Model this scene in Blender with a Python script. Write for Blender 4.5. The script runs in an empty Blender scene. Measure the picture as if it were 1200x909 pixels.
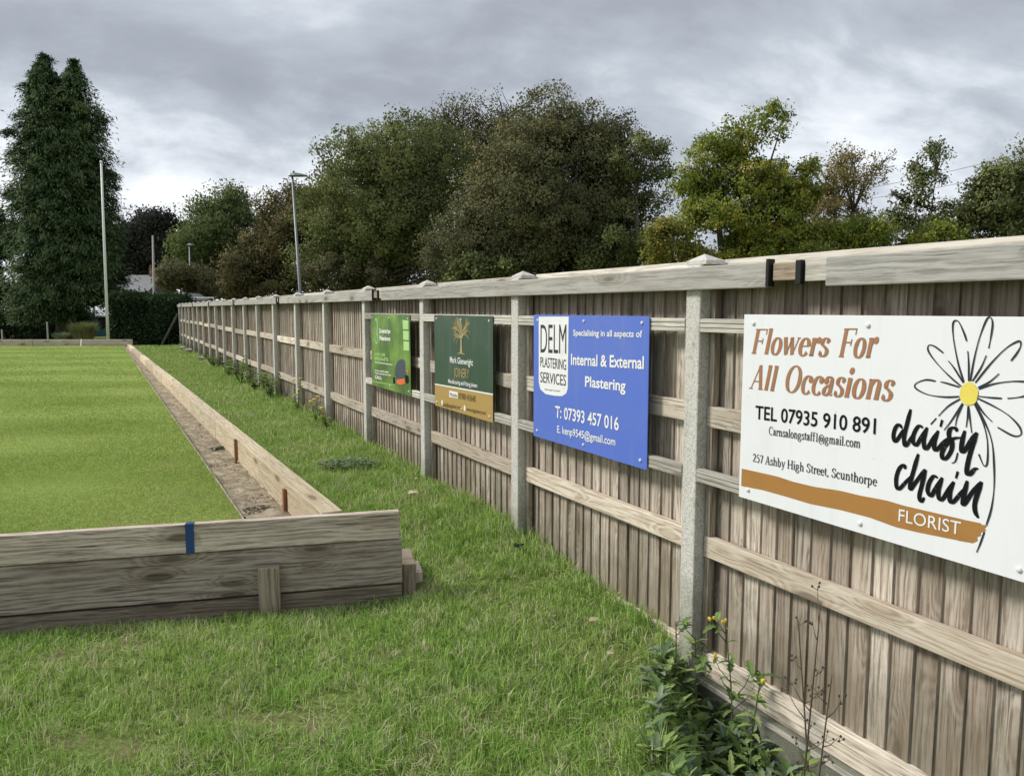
import bpy, math, random
import numpy as np
from mathutils import Vector, Matrix
random.seed(7); RS = np.random.RandomState(11)
S = bpy.context.scene; COL = S.collection
R = math.radians

# ------------------------------------------------------------------ frame of reference
H = 1.7; FPX = 900.0; TH = math.atan(92.5/FPX)
FA = R(27.03)
FX, FY = -math.sin(FA), math.cos(FA)          # direction of the fence (away from the viewer)
NX, NY = math.cos(FA), math.sin(FA)           # away from the lawn, through the fence
P = 2.37                                      # distance of the fence line
def ray(u, v):
    a = (u-600)/FPX; b = (454.5-v)/FPX
    return a, math.cos(TH)+b*math.sin(TH), -math.sin(TH)+b*math.cos(TH)
def onp(u, v, pp=P):                          # survey of the fence plane: (t, z)
    x, y, w = ray(u, v); k = pp/(x*NX+y*NY)
    return (x*FX+y*FY)*k, H+w*k
def onz(u, v, z):
    x, y, w = ray(u, v); k = (z-H)/w
    return x*k, y*k
def aty(u, v, d):
    x, y, w = ray(u, v); return Vector((x/y*d, d, H+w/y*d))
def W(t, d, z): return Vector((FX*t+NX*(P+d), FY*t+NY*(P+d), z))
def tp(x, y): return x*FX+y*FY, x*NX+y*NY
def sm(a, b, x):
    x = np.clip((x-a)/(b-a), 0, 1); return x*x*(3-2*x)
KT = [-5, 2.5, 3.0, 4.66, 6.5, 8.3, 12, 17.4, 28, 38.6, 60, 400]
KZ = [.0, .0, .03, .15, .19, .21, .21, .13, .1, .08, .0, 0]
def zg(x, y):
    x = np.asarray(x, float); y = np.asarray(y, float)
    t, p = tp(x, y)
    A = np.interp(t, KT, KZ)
    w = .4+.6*np.maximum(sm(1.2, 1.8, p), sm(4.6, 5.3, t))
    z = A*w + .03*(1-sm(1.2, 1.8, p))*(1-sm(4.6, 5.3, t))
    z = np.where((p < 1.0) & (t > 4.3), np.minimum(z, .1), z)
    z = z+.012*np.sin(x*3.1+y*1.3)*np.sin(y*2.7-x)+.006*np.sin(x*9+1)*np.sin(y*8.3)
    wl = (x-WR.x)*WN_.x+(y-WR.y)*WN_.y; al = (x-WR.x)*WD.x+(y-WR.y)*WD.y
    z = z-.045*np.exp(-(wl/.22)**2)*(1-sm(-.1, .25, al))
    e = edge_t(t)
    z = z-.24*sm(e-.04, e+.22, p)*(1-sm(2.75, 3.05, t))
    z = z-.1*sm(P+.3, P+.8, p)
    return z
WL = Vector((-2.585, 3.781, 0)); WR = Vector((-.638, 4.258, 0)); WD = (WR-WL).normalized(); WN_ = Vector((-WD.y, WD.x, 0))  # WN_ points to the green
def edge_t(t): return np.interp(t, [0, 1.2, 2.12, 2.85, 3.2], [1.5, 1.56, 1.69, 2.28, 2.5])

# ------------------------------------------------------------------ objects
def empty(name, loc, label, cat, group=None):
    o = bpy.data.objects.new(name, None); COL.objects.link(o); o.location = loc
    o.empty_display_size = .2
    o['label'] = label; o['category'] = cat
    if group: o['group'] = group
    return o
def tag(o, label=None, cat=None, group=None, kind=None):
    if label: o['label'] = label
    if cat: o['category'] = cat
    if group: o['group'] = group
    if kind: o['kind'] = kind
    return o
def rootloc(o):
    l = Vector((0, 0, 0))
    while o is not None: l += Vector(o.location); o = o.parent
    return l
class MB:
    def __init__(s): s.v = []; s.f = []; s.uv = []; s.r = []; s.m = []
    def face(s, pts, uvs=None, rnd=.5, mi=0):
        i = len(s.v); s.v.extend([tuple(p) for p in pts]); s.f.append(tuple(range(i, i+len(pts))))
        s.uv.append(uvs or [(0, 0)]*len(pts)); s.r.append(rnd); s.m.append(mi)
    def box(s, o, ax, ay, az, lo, hi, rnd=None, grain=0, jit=0, mi=0):
        """box in frame (o; ax, ay, az) from lo to hi; grain = index of the long axis"""
        if rnd is None: rnd = random.random()
        o = Vector(o); A = [Vector(ax), Vector(ay), Vector(az)]
        ct = [(x, y, z) for x in (0, 1) for y in (0, 1) for z in (0, 1)]
        L = {c: Vector([(hi if c[k] else lo)[k] for k in range(3)]) for c in ct}
        if jit:
            for c in ct: L[c] += Vector([random.uniform(-jit, jit) for _ in range(3)])
        i0 = len(s.v); idx = {}
        for k, c in enumerate(ct):
            idx[c] = i0+k; q = L[c]; s.v.append(tuple(o+A[0]*q.x+A[1]*q.y+A[2]*q.z))
        quads = [((0,0,0),(0,0,1),(0,1,1),(0,1,0)), ((1,0,0),(1,1,0),(1,1,1),(1,0,1)),
                 ((0,0,0),(1,0,0),(1,0,1),(0,0,1)), ((0,1,0),(0,1,1),(1,1,1),(1,1,0)),
                 ((0,0,0),(0,1,0),(1,1,0),(1,0,0)), ((0,0,1),(1,0,1),(1,1,1),(0,1,1))]
        flip = A[0].cross(A[1]).dot(A[2]) < 0
        oth = [k for k in range(3) if k != grain]
        for n, q in enumerate(quads):
            axn = n//2; q = q[::-1] if flip else q
            s.f.append(tuple(idx[c] for c in q)); uvl = []
            for c in q:
                l = L[c]
                if axn == grain: uvl.append((l[oth[0]]*.5+rnd*37, l[oth[1]]+rnd*91+.3))
                else:
                    k = [k for k in oth if k != axn][0]
                    uvl.append((l[grain]+rnd*37, l[k]+rnd*91+axn*.37))
            s.uv.append(uvl); s.r.append(rnd); s.m.append(mi)
    def tube(s, pts, rad, n=6, rnd=.5, mi=0, cap=True):
        pts = [Vector(p) for p in pts]; rings = []
        if not hasattr(rad, '__len__'): rad = [rad]*len(pts)
        L = 0
        for i, p in enumerate(pts):
            d = (pts[min(i+1, len(pts)-1)]-pts[max(i-1, 0)])
            if d.length < 1e-9: d = Vector((0, 0, 1))
            d.normalize(); a = d.orthogonal().normalized() if i == 0 else (pa-d*pa.dot(d)).normalized()
            pa = a; b = d.cross(a); i0 = len(s.v)
            for k in range(n):
                an = 2*math.pi*k/n; s.v.append(tuple(p+(a*math.cos(an)+b*math.sin(an))*rad[i]))
            rings.append(i0)
            if i:
                L2 = L+(p-pts[i-1]).length
                for k in range(n):
                    k2 = (k+1) % n
                    s.f.append((rings[-2]+k, rings[-2]+k2, rings[-1]+k2, rings[-1]+k))
                    s.uv.append([(L, k/n*.3), (L, (k+1)/n*.3), (L2, (k+1)/n*.3), (L2, k/n*.3)]); s.r.append(rnd); s.m.append(mi)
                L = L2
        if cap:
            for rg, rev in ((rings[0], True), (rings[-1], False)):
                f = tuple(rg+k for k in range(n)); s.f.append(f[::-1] if rev else f)
                s.uv.append([(0, 0)]*n); s.r.append(rnd); s.m.append(mi)
    def build(s, name, mat, parent=None, bevel=0, smooth=False):
        me = bpy.data.meshes.new(name); rl = rootloc(parent) if parent else Vector((0, 0, 0))
        me.from_pydata([tuple(Vector(v)-rl) for v in s.v], [], s.f)
        uv = me.uv_layers.new(name='UVMap'); flat = [c for f in s.uv for q in f for c in q]
        uv.data.foreach_set('uv', flat)
        at = me.attributes.new('rnd', 'FLOAT', 'FACE'); at.data.foreach_set('value', s.r)
        for m in (mat if isinstance(mat, (list, tuple)) else [mat]): me.materials.append(m)
        me.polygons.foreach_set('material_index', s.m)
        if smooth: me.polygons.foreach_set('use_smooth', [True]*len(s.f))
        me.update()
        o = bpy.data.objects.new(name, me); COL.objects.link(o)
        if parent: o.parent = parent
        if bevel:
            b = o.modifiers.new('bevel', 'BEVEL'); b.width = bevel; b.segments = 2; b.limit_method = 'ANGLE'; b.angle_limit = R(40)
        return o
def npmesh(name, V, faces_sizes, loops, mat, attr=None, parent=None, smooth=False):
    """fast mesh: V (n,3); loops flat vertex indices; faces_sizes per-face counts; attr dict of point floats"""
    me = bpy.data.meshes.new(name); V = np.asarray(V, np.float32)
    if parent is not None: V = V-np.array(rootloc(parent), np.float32)
    me.vertices.add(len(V)); me.vertices.foreach_set('co', V.ravel())
    me.loops.add(len(loops)); me.loops.foreach_set('vertex_index', np.asarray(loops, np.int32))
    st = np.concatenate([[0], np.cumsum(faces_sizes)[:-1]]).astype(np.int32)
    me.polygons.add(len(faces_sizes)); me.polygons.foreach_set('loop_start', st)
    me.update(calc_edges=True)
    if smooth: me.polygons.foreach_set('use_smooth', np.ones(len(faces_sizes), bool))
    for k, a in (attr or {}).items():
        at = me.attributes.new(k, 'FLOAT', 'POINT'); at.data.foreach_set('value', np.asarray(a, np.float32))
    me.materials.append(mat)
    o = bpy.data.objects.new(name, me); COL.objects.link(o)
    if parent is not None: o.parent = parent
    return o

# ------------------------------------------------------------------ materials
class NT:
    def __init__(s, name):
        s.m = bpy.data.materials.new(name); s.m.use_nodes = True; s.t = s.m.node_tree; s.t.nodes.clear()
        s.out = s.n('ShaderNodeOutputMaterial')
    def n(s, typ, ins=None, **kw):
        n = s.t.nodes.new(typ)
        for k, v in kw.items(): setattr(n, k, v)
        for k, v in (ins or {}).items():
            sk = n.inputs[k]
            if isinstance(v, bpy.types.NodeSocket): s.t.links.new(v, sk)
            else:
                if sk.type == 'RGBA' and len(v) == 3: v = (*v, 1)
                sk.default_value = v
        return n
    def math(s, op, a, b=0.0, c=None, clamp=False):
        ins = {0: a, 1: b}
        if c is not None: ins[2] = c
        return s.n('ShaderNodeMath', ins, operation=op, use_clamp=clamp).outputs[0]
    def ss(s, x, a, b):
        n = s.n('ShaderNodeMapRange', {0: x, 1: a, 2: b, 3: 0.0, 4: 1.0}, interpolation_type='SMOOTHSTEP'); return n.outputs[0]
    def mix(s, f, a, b, bt='MIX'):
        n = s.n('ShaderNodeMix', data_type='RGBA', blend_type=bt)
        for i, v in ((0, f), (6, a), (7, b)):
            if isinstance(v, bpy.types.NodeSocket): s.t.links.new(v, n.inputs[i])
            else: n.inputs[i].default_value = v if i == 0 else ((*v, 1) if len(v) == 3 else v)
        return n.outputs[2]
    def noise(s, vec, scale, detail=4, rough=.55, dist=0, **kw):
        return s.n('ShaderNodeTexNoise', {'Vector': vec, 'Scale': scale, 'Detail': detail, 'Roughness': rough, 'Distortion': dist}).outputs[0]
    def mapv(s, vec, scale=(1, 1, 1), loc=(0, 0, 0)):
        return s.n('ShaderNodeMapping', {'Vector': vec, 'Scale': scale, 'Location': loc}).outputs[0]
    def ramp(s, f, stops):
        n = s.n('ShaderNodeValToRGB', {0: f}); cr = n.color_ramp
        while len(cr.elements) > 1: cr.elements.remove(cr.elements[-1])
        for i, (p, c) in enumerate(stops):
            e = cr.elements[0] if i == 0 else cr.elements.new(p)
            e.position = p; e.color = (*c, 1)
        return n.outputs[0]
    def attr(s, name): return s.n('ShaderNodeAttribute', attribute_name=name).outputs['Fac']
    def pos(s): return s.n('ShaderNodeNewGeometry').outputs['Position']
    def uv(s): return s.n('ShaderNodeUVMap', uv_map='UVMap').outputs[0]
    def bump(s, h, st=.3, dist=.01): return s.n('ShaderNodeBump', {'Height': h, 'Strength': st, 'Distance': dist}).outputs[0]
    def bsdf(s, col, rough=.8, normal=None, spec=.3, metal=0):
        ins = {'Base Color': col, 'Roughness': rough, 'Specular IOR Level': spec, 'Metallic': metal}
        if normal is not None: ins['Normal'] = normal
        return s.n('ShaderNodeBsdfPrincipled', ins).outputs[0]
    def done(s, sh): s.t.links.new(sh, s.out.inputs[0]); return s.m

def mat_wood(name, pale, mid, dark, knots=.5, stain=.4, warm=(.2, .13, .08), bstr=.5, crack=.6, green=0, low=False):
    N = NT(name); uv = N.uv(); rnd = N.attr('rnd')
    # knots: stretched voronoi cells, a few of them chosen
    kc = N.mapv(uv, (2.5, 9.0, 1))
    vo = N.n('ShaderNodeTexVoronoi', {'Vector': kc, 'Scale': 1.0, 'Randomness': 1.0})
    gate = N.ss(N.n('ShaderNodeSeparateColor', {0: vo.outputs['Color']}).outputs[0], 1-knots*.55, 1-knots*.55+.02)
    kd = vo.outputs['Distance']
    near = N.math('MULTIPLY', N.math('SUBTRACT', 1.0, N.ss(kd, .0, .6)), gate)
    kn = N.math('MULTIPLY', N.math('SUBTRACT', 1.0, N.ss(kd, .15, .25)), gate)
    # growth rings: position across, bent by slow noise and by the knots
    sx = N.n('ShaderNodeSeparateXYZ', {0: uv})
    slow = N.noise(N.mapv(uv, (.9, 7, 1)), 1.0, 3, .5)
    g = N.math('ADD', N.math('MULTIPLY', sx.outputs[1], 30.0), N.math('MULTIPLY', slow, 7.0))
    g = N.math('ADD', g, N.math('MULTIPLY', near, 4.5))
    ring = N.math('MULTIPLY_ADD', N.math('SINE', N.math('MULTIPLY', g, 6.283)), .5, .5)
    fib = N.noise(N.mapv(uv, (13, 280, 1)), 1.0, 4, .7)
    fib2 = N.noise(N.mapv(uv, (2.6, 62, 1)), 1.0, 5, .68)
    big = N.noise(N.mapv(uv, (1.7, 5, 1)), 1.0, 4, .6)
    f = N.math('ADD', N.math('MULTIPLY', fib2, .75), N.math('MULTIPLY', ring, .12))
    f = N.math('ADD', f, N.math('MULTIPLY_ADD', fib, .55, -.215))
    col = N.ramp(f, [(.39, dark), (.48, mid), (.575, pale)])
    streak = N.noise(N.mapv(uv, (.55, 24, 1), (9, 2, 0)), 1.0, 5, .65)
    col = N.mix(N.math('MULTIPLY', N.ss(streak, .5, .72), .55), col, tuple(.45*a+.35*b for a, b in zip(dark, mid)))
    col = N.mix(N.math('MULTIPLY', N.ss(streak, .5, .3), .35), col, pale)
    col = N.mix(N.math('MULTIPLY', N.ss(big, .45, .72), stain), col, warm)
    tone = N.math('MULTIPLY_ADD', rnd, .62, .70)
    col = N.mix(1.0, col, N.n('ShaderNodeCombineColor', {0: tone, 1: tone, 2: tone}).outputs[0], 'MULTIPLY')
    huev = N.math('FRACT', N.math('MULTIPLY', rnd, 7.31))
    col = N.mix(N.math('MULTIPLY', huev, .35), col, tuple(c*.9 for c in warm))
    ck = N.noise(N.mapv(uv, (2.6, 95, 1), (3, 5, 0)), 1.0, 2, .5)
    crk = N.math('MULTIPLY', N.ss(ck, .66, .72), crack)
    col = N.mix(crk, col, tuple(c*.25 for c in dark))
    col = N.mix(N.math('MULTIPLY', N.math('SUBTRACT', N.ss(kd, .44, .26), kn), N.math('MULTIPLY', gate, .45)), col, tuple(c*.8 for c in warm))
    col = N.mix(N.math('MULTIPLY', kn, .8), col, tuple(c*.35 for c in warm))
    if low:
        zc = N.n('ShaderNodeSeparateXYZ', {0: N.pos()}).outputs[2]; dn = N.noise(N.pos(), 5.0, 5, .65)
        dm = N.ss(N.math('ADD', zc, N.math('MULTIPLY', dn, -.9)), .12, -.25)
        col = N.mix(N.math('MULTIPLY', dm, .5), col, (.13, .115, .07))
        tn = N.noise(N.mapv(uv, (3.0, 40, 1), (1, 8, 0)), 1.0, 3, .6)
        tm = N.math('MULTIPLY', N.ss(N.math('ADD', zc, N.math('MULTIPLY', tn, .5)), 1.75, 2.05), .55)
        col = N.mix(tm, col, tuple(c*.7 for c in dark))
    if green:
        gp = N.noise(N.pos(), 6.0, 5, .6)
        col = N.mix(N.math('MULTIPLY', N.ss(gp, .55, .75), green), col, (.07, .10, .035))
    h = N.math('SUBTRACT', N.math('ADD', N.math('MULTIPLY', fib2, .8), N.math('MULTIPLY', ring, .25)), N.math('MULTIPLY', crk, 1.5))
    return N.done(N.bsdf(col, .82, N.bump(h, bstr, .004), .2))

M = {}
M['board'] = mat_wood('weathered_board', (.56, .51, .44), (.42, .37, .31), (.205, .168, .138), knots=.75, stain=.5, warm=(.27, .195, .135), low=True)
M['rail'] = mat_wood('weathered_rail', (.70, .645, .555), (.57, .51, .42), (.31, .26, .20), knots=.9, stain=.3, warm=(.42, .32, .22), crack=.8)
M['fascia'] = mat_wood('silvered_fascia', (.52, .51, .48), (.43, .42, .395), (.28, .27, .25), knots=.6, stain=.35, warm=(.31, .285, .24), crack=.6)
M['backbd'] = mat_wood('pale_top_board', (.58, .56, .51), (.48, .46, .41), (.31, .295, .255), knots=.3, stain=.3, warm=(.40, .36, .29), crack=.6)
M['plank'] = mat_wood('grey_plank', (.64, .555, .47), (.48, .405, .335), (.24, .19, .15), knots=.5, stain=.35, warm=(.26, .205, .145), bstr=.9, crack=.9)
M['plank_low'] = mat_wood('brown_plank', (.42, .36, .28), (.31, .26, .195), (.17, .135, .10), knots=.35, stain=.4, warm=(.21, .15, .10), bstr=.7, green=.2)
M['sleeper'] = mat_wood('pale_sleeper', (.74, .66, .50), (.62, .53, .38), (.42, .34, .22), knots=.3, stain=.45, warm=(.46, .36, .22), bstr=.5, crack=.3)
M['black'] = NT('black_plastic'); M['black'] = M['black'].done(M['black'].bsdf((.012, .012, .012), .5))

def mat_concrete(name, base, speck=.6, moss=.3):
    N = NT(name); p = N.pos()
    a = N.noise(p, 130, 3, .7); b = N.noise(N.mapv(p, (1, 1, .35)), 7, 5, .6); c = N.noise(p, 60, 4, .6)
    d = tuple(x*.42 for x in base); l = tuple(min(1, x*1.25) for x in base)
    col = N.ramp(a, [(.30, d), (.46, base), (.70, l)])
    col = N.mix(N.math('MULTIPLY', N.ss(c, .5, .66), speck), col, tuple(x*.6 for x in base))
    col = N.mix(N.math('MULTIPLY', N.ss(b, .5, .75), moss), col, (.24, .22, .16))
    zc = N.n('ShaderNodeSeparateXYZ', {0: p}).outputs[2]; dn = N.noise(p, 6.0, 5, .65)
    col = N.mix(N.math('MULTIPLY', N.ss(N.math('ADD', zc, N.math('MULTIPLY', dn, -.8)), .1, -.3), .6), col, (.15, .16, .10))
    lich = N.noise(p, 22, 4, .6); col = N.mix(N.math('MULTIPLY', N.ss(lich, .58, .66), .45), col, (.30, .29, .22))
    return N.done(N.bsdf(col, .9, N.bump(N.math('ADD', a, N.math('MULTIPLY', c, 1.5)), .6, .004), .2))
M['concrete'] = mat_concrete('aggregate_concrete', (.56, .55, .51), .5, .45)
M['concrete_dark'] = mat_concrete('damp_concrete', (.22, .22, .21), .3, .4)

def mat_paint(name, col, rough=.35, noise=.04, spec=.5, metal=0):
    N = NT(name); n = N.noise(N.pos(), 9, 5, .65)
    c = N.mix(N.ss(n, .45, .8), col, tuple(max(0, x*(1-noise*4)) for x in col))
    return N.done(N.bsdf(c, rough, None, spec, metal))
def mat_sign(name, col, rough=.3, dirt=(.35, .36, .3)):
    N = NT(name); p = N.pos()
    n = N.noise(p, 3.0, 5, .6); sp = N.noise(p, 55, 2, .5)
    dr = N.noise(N.mapv(p, (14, 14, 1.2)), 1.0, 4, .6)
    m = N.math('ADD', N.math('ADD', N.math('MULTIPLY', N.ss(n, .45, .8), .10), N.math('MULTIPLY', N.ss(dr, .5, .75), .10)), N.math('MULTIPLY', N.ss(sp, .73, .77), .35))
    c = N.mix(m, col, dirt)
    return N.done(N.bsdf(c, N.math('MULTIPLY_ADD', n, .3, rough-.1), None, .4))
M['sign_white'] = mat_sign('sign_white', (.78, .80, .83))
M['sign_blue'] = mat_sign('sign_blue', (.10, .175, .60))
M['sign_green'] = mat_sign('sign_green', (.035, .075, .052))
M['sign_gold'] = mat_sign('sign_gold', (.42, .28, .09))
M['ink_white'] = mat_paint('ink_white', (.82, .83, .84), .45)
M['ink_black'] = mat_paint('ink_black', (.006, .007, .009), .6, .04, .15)
M['ink_grey'] = mat_paint('ink_grey', (.03, .035, .042), .6, .04, .15)
M['ink_bronze'] = mat_paint('ink_bronze', (.36, .17, .085), .4)
M['ink_ochre'] = mat_paint('ink_ochre', (.38, .19, .055), .4)
M['ink_gold'] = mat_paint('ink_gold', (.42, .33, .15), .4)
M['ink_darkgold'] = mat_paint('ink_darkgold', (.14, .10, .035), .4)
M['ink_yellow'] = mat_paint('ink_yellow', (.78, .66, .12), .4)
M['ink_lime'] = mat_paint('ink_lime', (.42, .68, .25), .4)
M['ink_mint'] = mat_paint('ink_mint', (.30, .55, .33), .4)
M['ink_orange'] = mat_paint('ink_orange', (.75, .16, .04), .4)
M['ink_slate'] = mat_paint('ink_slate', (.05, .07, .10), .4)
M['ink_delm'] = mat_paint('ink_delm', (.05, .055, .06), .6, .04, .15)
N = NT('sign_meadow'); p = N.pos()
a = N.noise(p, 2.2, 4, .6); b = N.noise(p, 30, 4, .6)
c = N.ramp(a, [(.3, (.05, .085, .045)), (.5, (.10, .19, .05)), (.68, (.22, .36, .08))])
c = N.mix(N.math('MULTIPLY', N.ss(b, .5, .7), .3), c, (.04, .09, .03))
M['sign_meadow'] = N.done(N.bsdf(c, .35))
M['screw'] = mat_paint('screw_cap', (.72, .73, .74), .3)
M['steel'] = mat_paint('galvanised_steel', (.20, .215, .225), .5, .06, .5, .5)
M['white_pole'] = mat_paint('white_pole', (.80, .80, .79), .5, .08)
M['grey_pole'] = mat_paint('grey_wood_pole', (.40, .38, .34), .8, .08)
M['rust'] = mat_paint('rusty_steel', (.26, .11, .045), .8, .1)
M['tape'] = mat_paint('blue_tape', (.015, .06, .20), .5, .1)
M['teal'] = mat_paint('teal_shed_paint', (.035, .13, .12), .6, .1)
M['shedroof'] = mat_paint('shed_roof_felt', (.36, .40, .40), .7, .05)
M['brickred'] = mat_paint('red_brick', (.26, .11, .07), .8, .1)
M['render'] = mat_paint('pale_render', (.55, .55, .53), .8, .05)
M['cable'] = mat_paint('cable', (.03, .03, .03), .6)
N = NT('roof_tiles'); br = N.n('ShaderNodeTexBrick', {'Vector': N.uv(), 'Scale': 3.0, 'Color1': (.33, .34, .35, 1), 'Color2': (.26, .27, .28, 1), 'Mortar': (.08, .08, .08, 1), 'Mortar Size': .04})
M['rooftile'] = N.done(N.bsdf(br.outputs[0], .7))
N = NT('window_glass'); M['glass'] = N.done(N.bsdf((.02, .025, .03), .1, None, .6))

# soil
N = NT('soil'); p = N.pos()
a = N.noise(p, 9, 8, .7); b = N.noise(p, 60, 5, .7); c2 = N.noise(p, 1.7, 4, .6)
col = N.ramp(a, [(.32, (.16, .13, .088)), (.5, (.34, .285, .205)), (.68, (.52, .45, .34))])
col = N.mix(N.math('MULTIPLY', N.ss(b, .55, .7), .5), col, (.09, .06, .045))
col = N.mix(N.math('MULTIPLY', N.ss(c2, .52, .68), .5), col, (.20, .20, .12))
M['soil'] = N.done(N.bsdf(col, .95, N.bump(N.math('ADD', a, N.math('MULTIPLY', b, .4)), .9, .03), .1))
# earth under the rough grass
N = NT('lawn_earth'); p = N.pos()
a = N.noise(p, 2.3, 6, .65); b = N.noise(p, 45, 5, .7); c2 = N.noise(p, .35, 3, .5)
col = N.ramp(b, [(.3, (.08, .105, .03)), (.5, (.16, .21, .055)), (.7, (.26, .31, .11))])
col = N.mix(N.math('MULTIPLY', N.ss(a, .5, .62), .75), col, (.20, .155, .095))
col = N.mix(N.math('MULTIPLY', N.ss(c2, .5, .7), .3), col, (.10, .14, .04))
M['earth'] = N.done(N.bsdf(col, .95, N.bump(b, .9, .02), .1))
# mown green: broad pale and dark mowing bands that run across it
N = NT('mown_turf'); p = N.pos()
s3 = N.n('ShaderNodeSeparateXYZ', {0: p})
wob = N.noise(p, .25, 2, .5)
ph = N.math('ADD', N.math('ADD', s3.outputs[1], N.math('MULTIPLY', s3.outputs[0], -.06)), N.math('MULTIPLY', wob, .8))
st = N.ss(N.math('SINE', N.math('MULTIPLY', ph, 2.5)), -.5, .5)
b = N.noise(p, 70, 5, .75); a = N.noise(p, 1.2, 6, .65); b2 = N.noise(N.mapv(p, (6, 30, 6)), 1.0, 4, .6)
col = N.mix(st, (.185, .26, .05), (.25, .33, .078))
col = N.mix(N.math('MULTIPLY', N.ss(b, .45, .65), .4), col, (.11, .17, .025))
col = N.mix(N.math('MULTIPLY', N.ss(b2, .5, .7), .35), col, (.21, .28, .06))
col = N.mix(N.math('MULTIPLY', N.ss(a, .5, .72), .4), col, (.28, .32, .10))
dry = N.noise(p, .55, 5, .7)
col = N.mix(N.math('MULTIPLY', N.ss(dry, .56, .70), .45), col, (.30, .30, .11))
M['turf'] = N.done(N.bsdf(col, .9, N.bump(b, .7, .01), .1))

def mat_blade(name, lo, mid, hi, straw, straw_lo, straw_hi, transl=.35, stripes=False):
    N = NT(name); r = N.attr('rnd'); hgt = N.attr('hgt'); p = N.pos()
    patch = N.noise(p, 1.6, 4, .6); fine = N.noise(p, 7.0, 3, .6)
    k = N.math('ADD', N.math('MULTIPLY', r, .65), N.math('MULTIPLY', patch, .5))
    col = N.ramp(k, [(.25, lo), (.55, mid), (.9, hi)])
    sk = N.math('ADD', N.math('FRACT', N.math('MULTIPLY', r, 13.7)), N.math('MULTIPLY_ADD', fine, 1.7, -.85))
    sk = N.math('ADD', sk, N.math('MULTIPLY_ADD', patch, .7, -.35))
    col = N.mix(N.ss(sk, straw_lo, straw_hi), col, straw)
    if not stripes:
        br = N.noise(p, .8, 4, .6)
        col = N.mix(N.math('MULTIPLY', N.ss(br, .50, .68), .4), col, (.46, .52, .19))
    if stripes:
        s3 = N.n('ShaderNodeSeparateXYZ', {0: p}); wob = N.noise(p, .25, 2, .5)
        ph = N.math('ADD', N.math('ADD', s3.outputs[1], N.math('MULTIPLY', s3.outputs[0], -.06)), N.math('MULTIPLY', wob, .8))
        st = N.ss(N.math('SINE', N.math('MULTIPLY', ph, 2.5)), -.5, .5)
        col = N.mix(N.math('MULTIPLY', st, .4), col, (.40, .48, .15))
        dry = N.noise(p, .55, 5, .7)
        col = N.mix(N.math('MULTIPLY', N.ss(dry, .53, .68), .5), col, (.42, .42, .18))
    gn = N.n('ShaderNodeNewGeometry').outputs['Normal']
    soft = N.n('ShaderNodeVectorMath', {0: N.n('ShaderNodeVectorMath', {0: gn, 1: (0, 0, .9)}, operation='ADD').outputs[0]}, operation='NORMALIZE').outputs[0]
    d = N.bsdf(col, .7, soft, .15)
    t = N.n('ShaderNodeBsdfTranslucent', {'Color': N.mix(.5, col, (.30, .45, .04))}).outputs[0]
    return N.done(N.n('ShaderNodeMixShader', {0: transl, 1: d, 2: t}).outputs[0])
M['blade'] = mat_blade('grass_blade', (.125, .245, .044), (.25, .43, .082), (.44, .60, .17), (.62, .58, .38), .66, 1.0)
M['blade_mown'] = mat_blade('mown_blade', (.20, .29, .06), (.32, .42, .105), (.44, .53, .17), (.46, .44, .20), .95, 1.3, stripes=True)
def mat_leaf(name, stops, transl=.25, rough=.8, back=(.2, .3, .03), clump=True):
    N = NT(name); r = N.attr('rnd'); n = N.noise(N.pos(), .5, 3, .5)
    k = N.math('ADD', N.math('MULTIPLY', r, .8), N.math('MULTIPLY_ADD', n, .7, -.25))
    col = N.ramp(k, stops); nrm = None
    if clump:
        cn = N.n('ShaderNodeAttribute', attribute_name='cn').outputs['Vector']; gn = N.n('ShaderNodeNewGeometry').outputs['Normal']
        nrm = N.n('ShaderNodeVectorMath', {0: N.n('ShaderNodeVectorMath', {0: gn, 1: cn}, operation='ADD').outputs[0]}, operation='NORMALIZE').outputs[0]
    d = N.bsdf(col, max(rough, .75), nrm, .1)
    t = N.n('ShaderNodeBsdfTranslucent', {'Color': N.mix(.4, col, back)}).outputs[0]
    return N.done(N.n('ShaderNodeMixShader', {0: transl, 1: d, 2: t}).outputs[0])
M['lf_conifer'] = mat_leaf('cypress_spray', [(.1, (0.024, 0.049, 0.022)), (.45, (0.061, 0.101, 0.043)), (.9, (0.149, 0.209, 0.084))], .12, .8, (0.081, 0.135, 0.041))
M['lf_dark'] = mat_leaf('dark_evergreen_leaf', [(.1, (0.016, 0.032, 0.019)), (.9, (0.048, 0.080, 0.035))], .1)
M['lf_purple'] = mat_leaf('beech_leaf', [(.1, (.030, .034, .028)), (.9, (.062, .064, .052))], .1, .8, (.04, .04, .03))
M['lf_green'] = mat_leaf('green_leaf', [(.1, (0.086, 0.115, 0.052)), (.5, (0.149, 0.190, 0.078)), (.9, (0.230, 0.265, 0.103))], .25)
M['lf_mid'] = mat_leaf('mid_green_leaf', [(.1, (0.100, 0.118, 0.053)), (.5, (0.171, 0.201, 0.080)), (.85, (0.277, 0.283, 0.112)), (.97, (0.389, 0.319, 0.118))], .25)
M['lf_olive'] = mat_leaf('olive_leaf', [(.1, (0.094, 0.097, 0.053)), (.5, (0.154, 0.154, 0.079)), (.9, (0.231, 0.209, 0.099))], .2, .8, (0.198, 0.176, 0.055))
M['lf_brown'] = mat_leaf('brown_olive_leaf', [(.1, (0.088, 0.097, 0.052)), (.5, (0.153, 0.159, 0.078)), (.8, (0.230, 0.212, 0.100)), (.97, (0.319, 0.248, 0.106))], .2, .8, (0.201, 0.189, 0.059))
M['lf_rust'] = mat_leaf('rusty_leaf', [(.1, (0.094, 0.094, 0.051)), (.5, (0.165, 0.154, 0.073)), (.9, (0.259, 0.209, 0.088))], .2, .8, (0.198, 0.165, 0.055))
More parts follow.
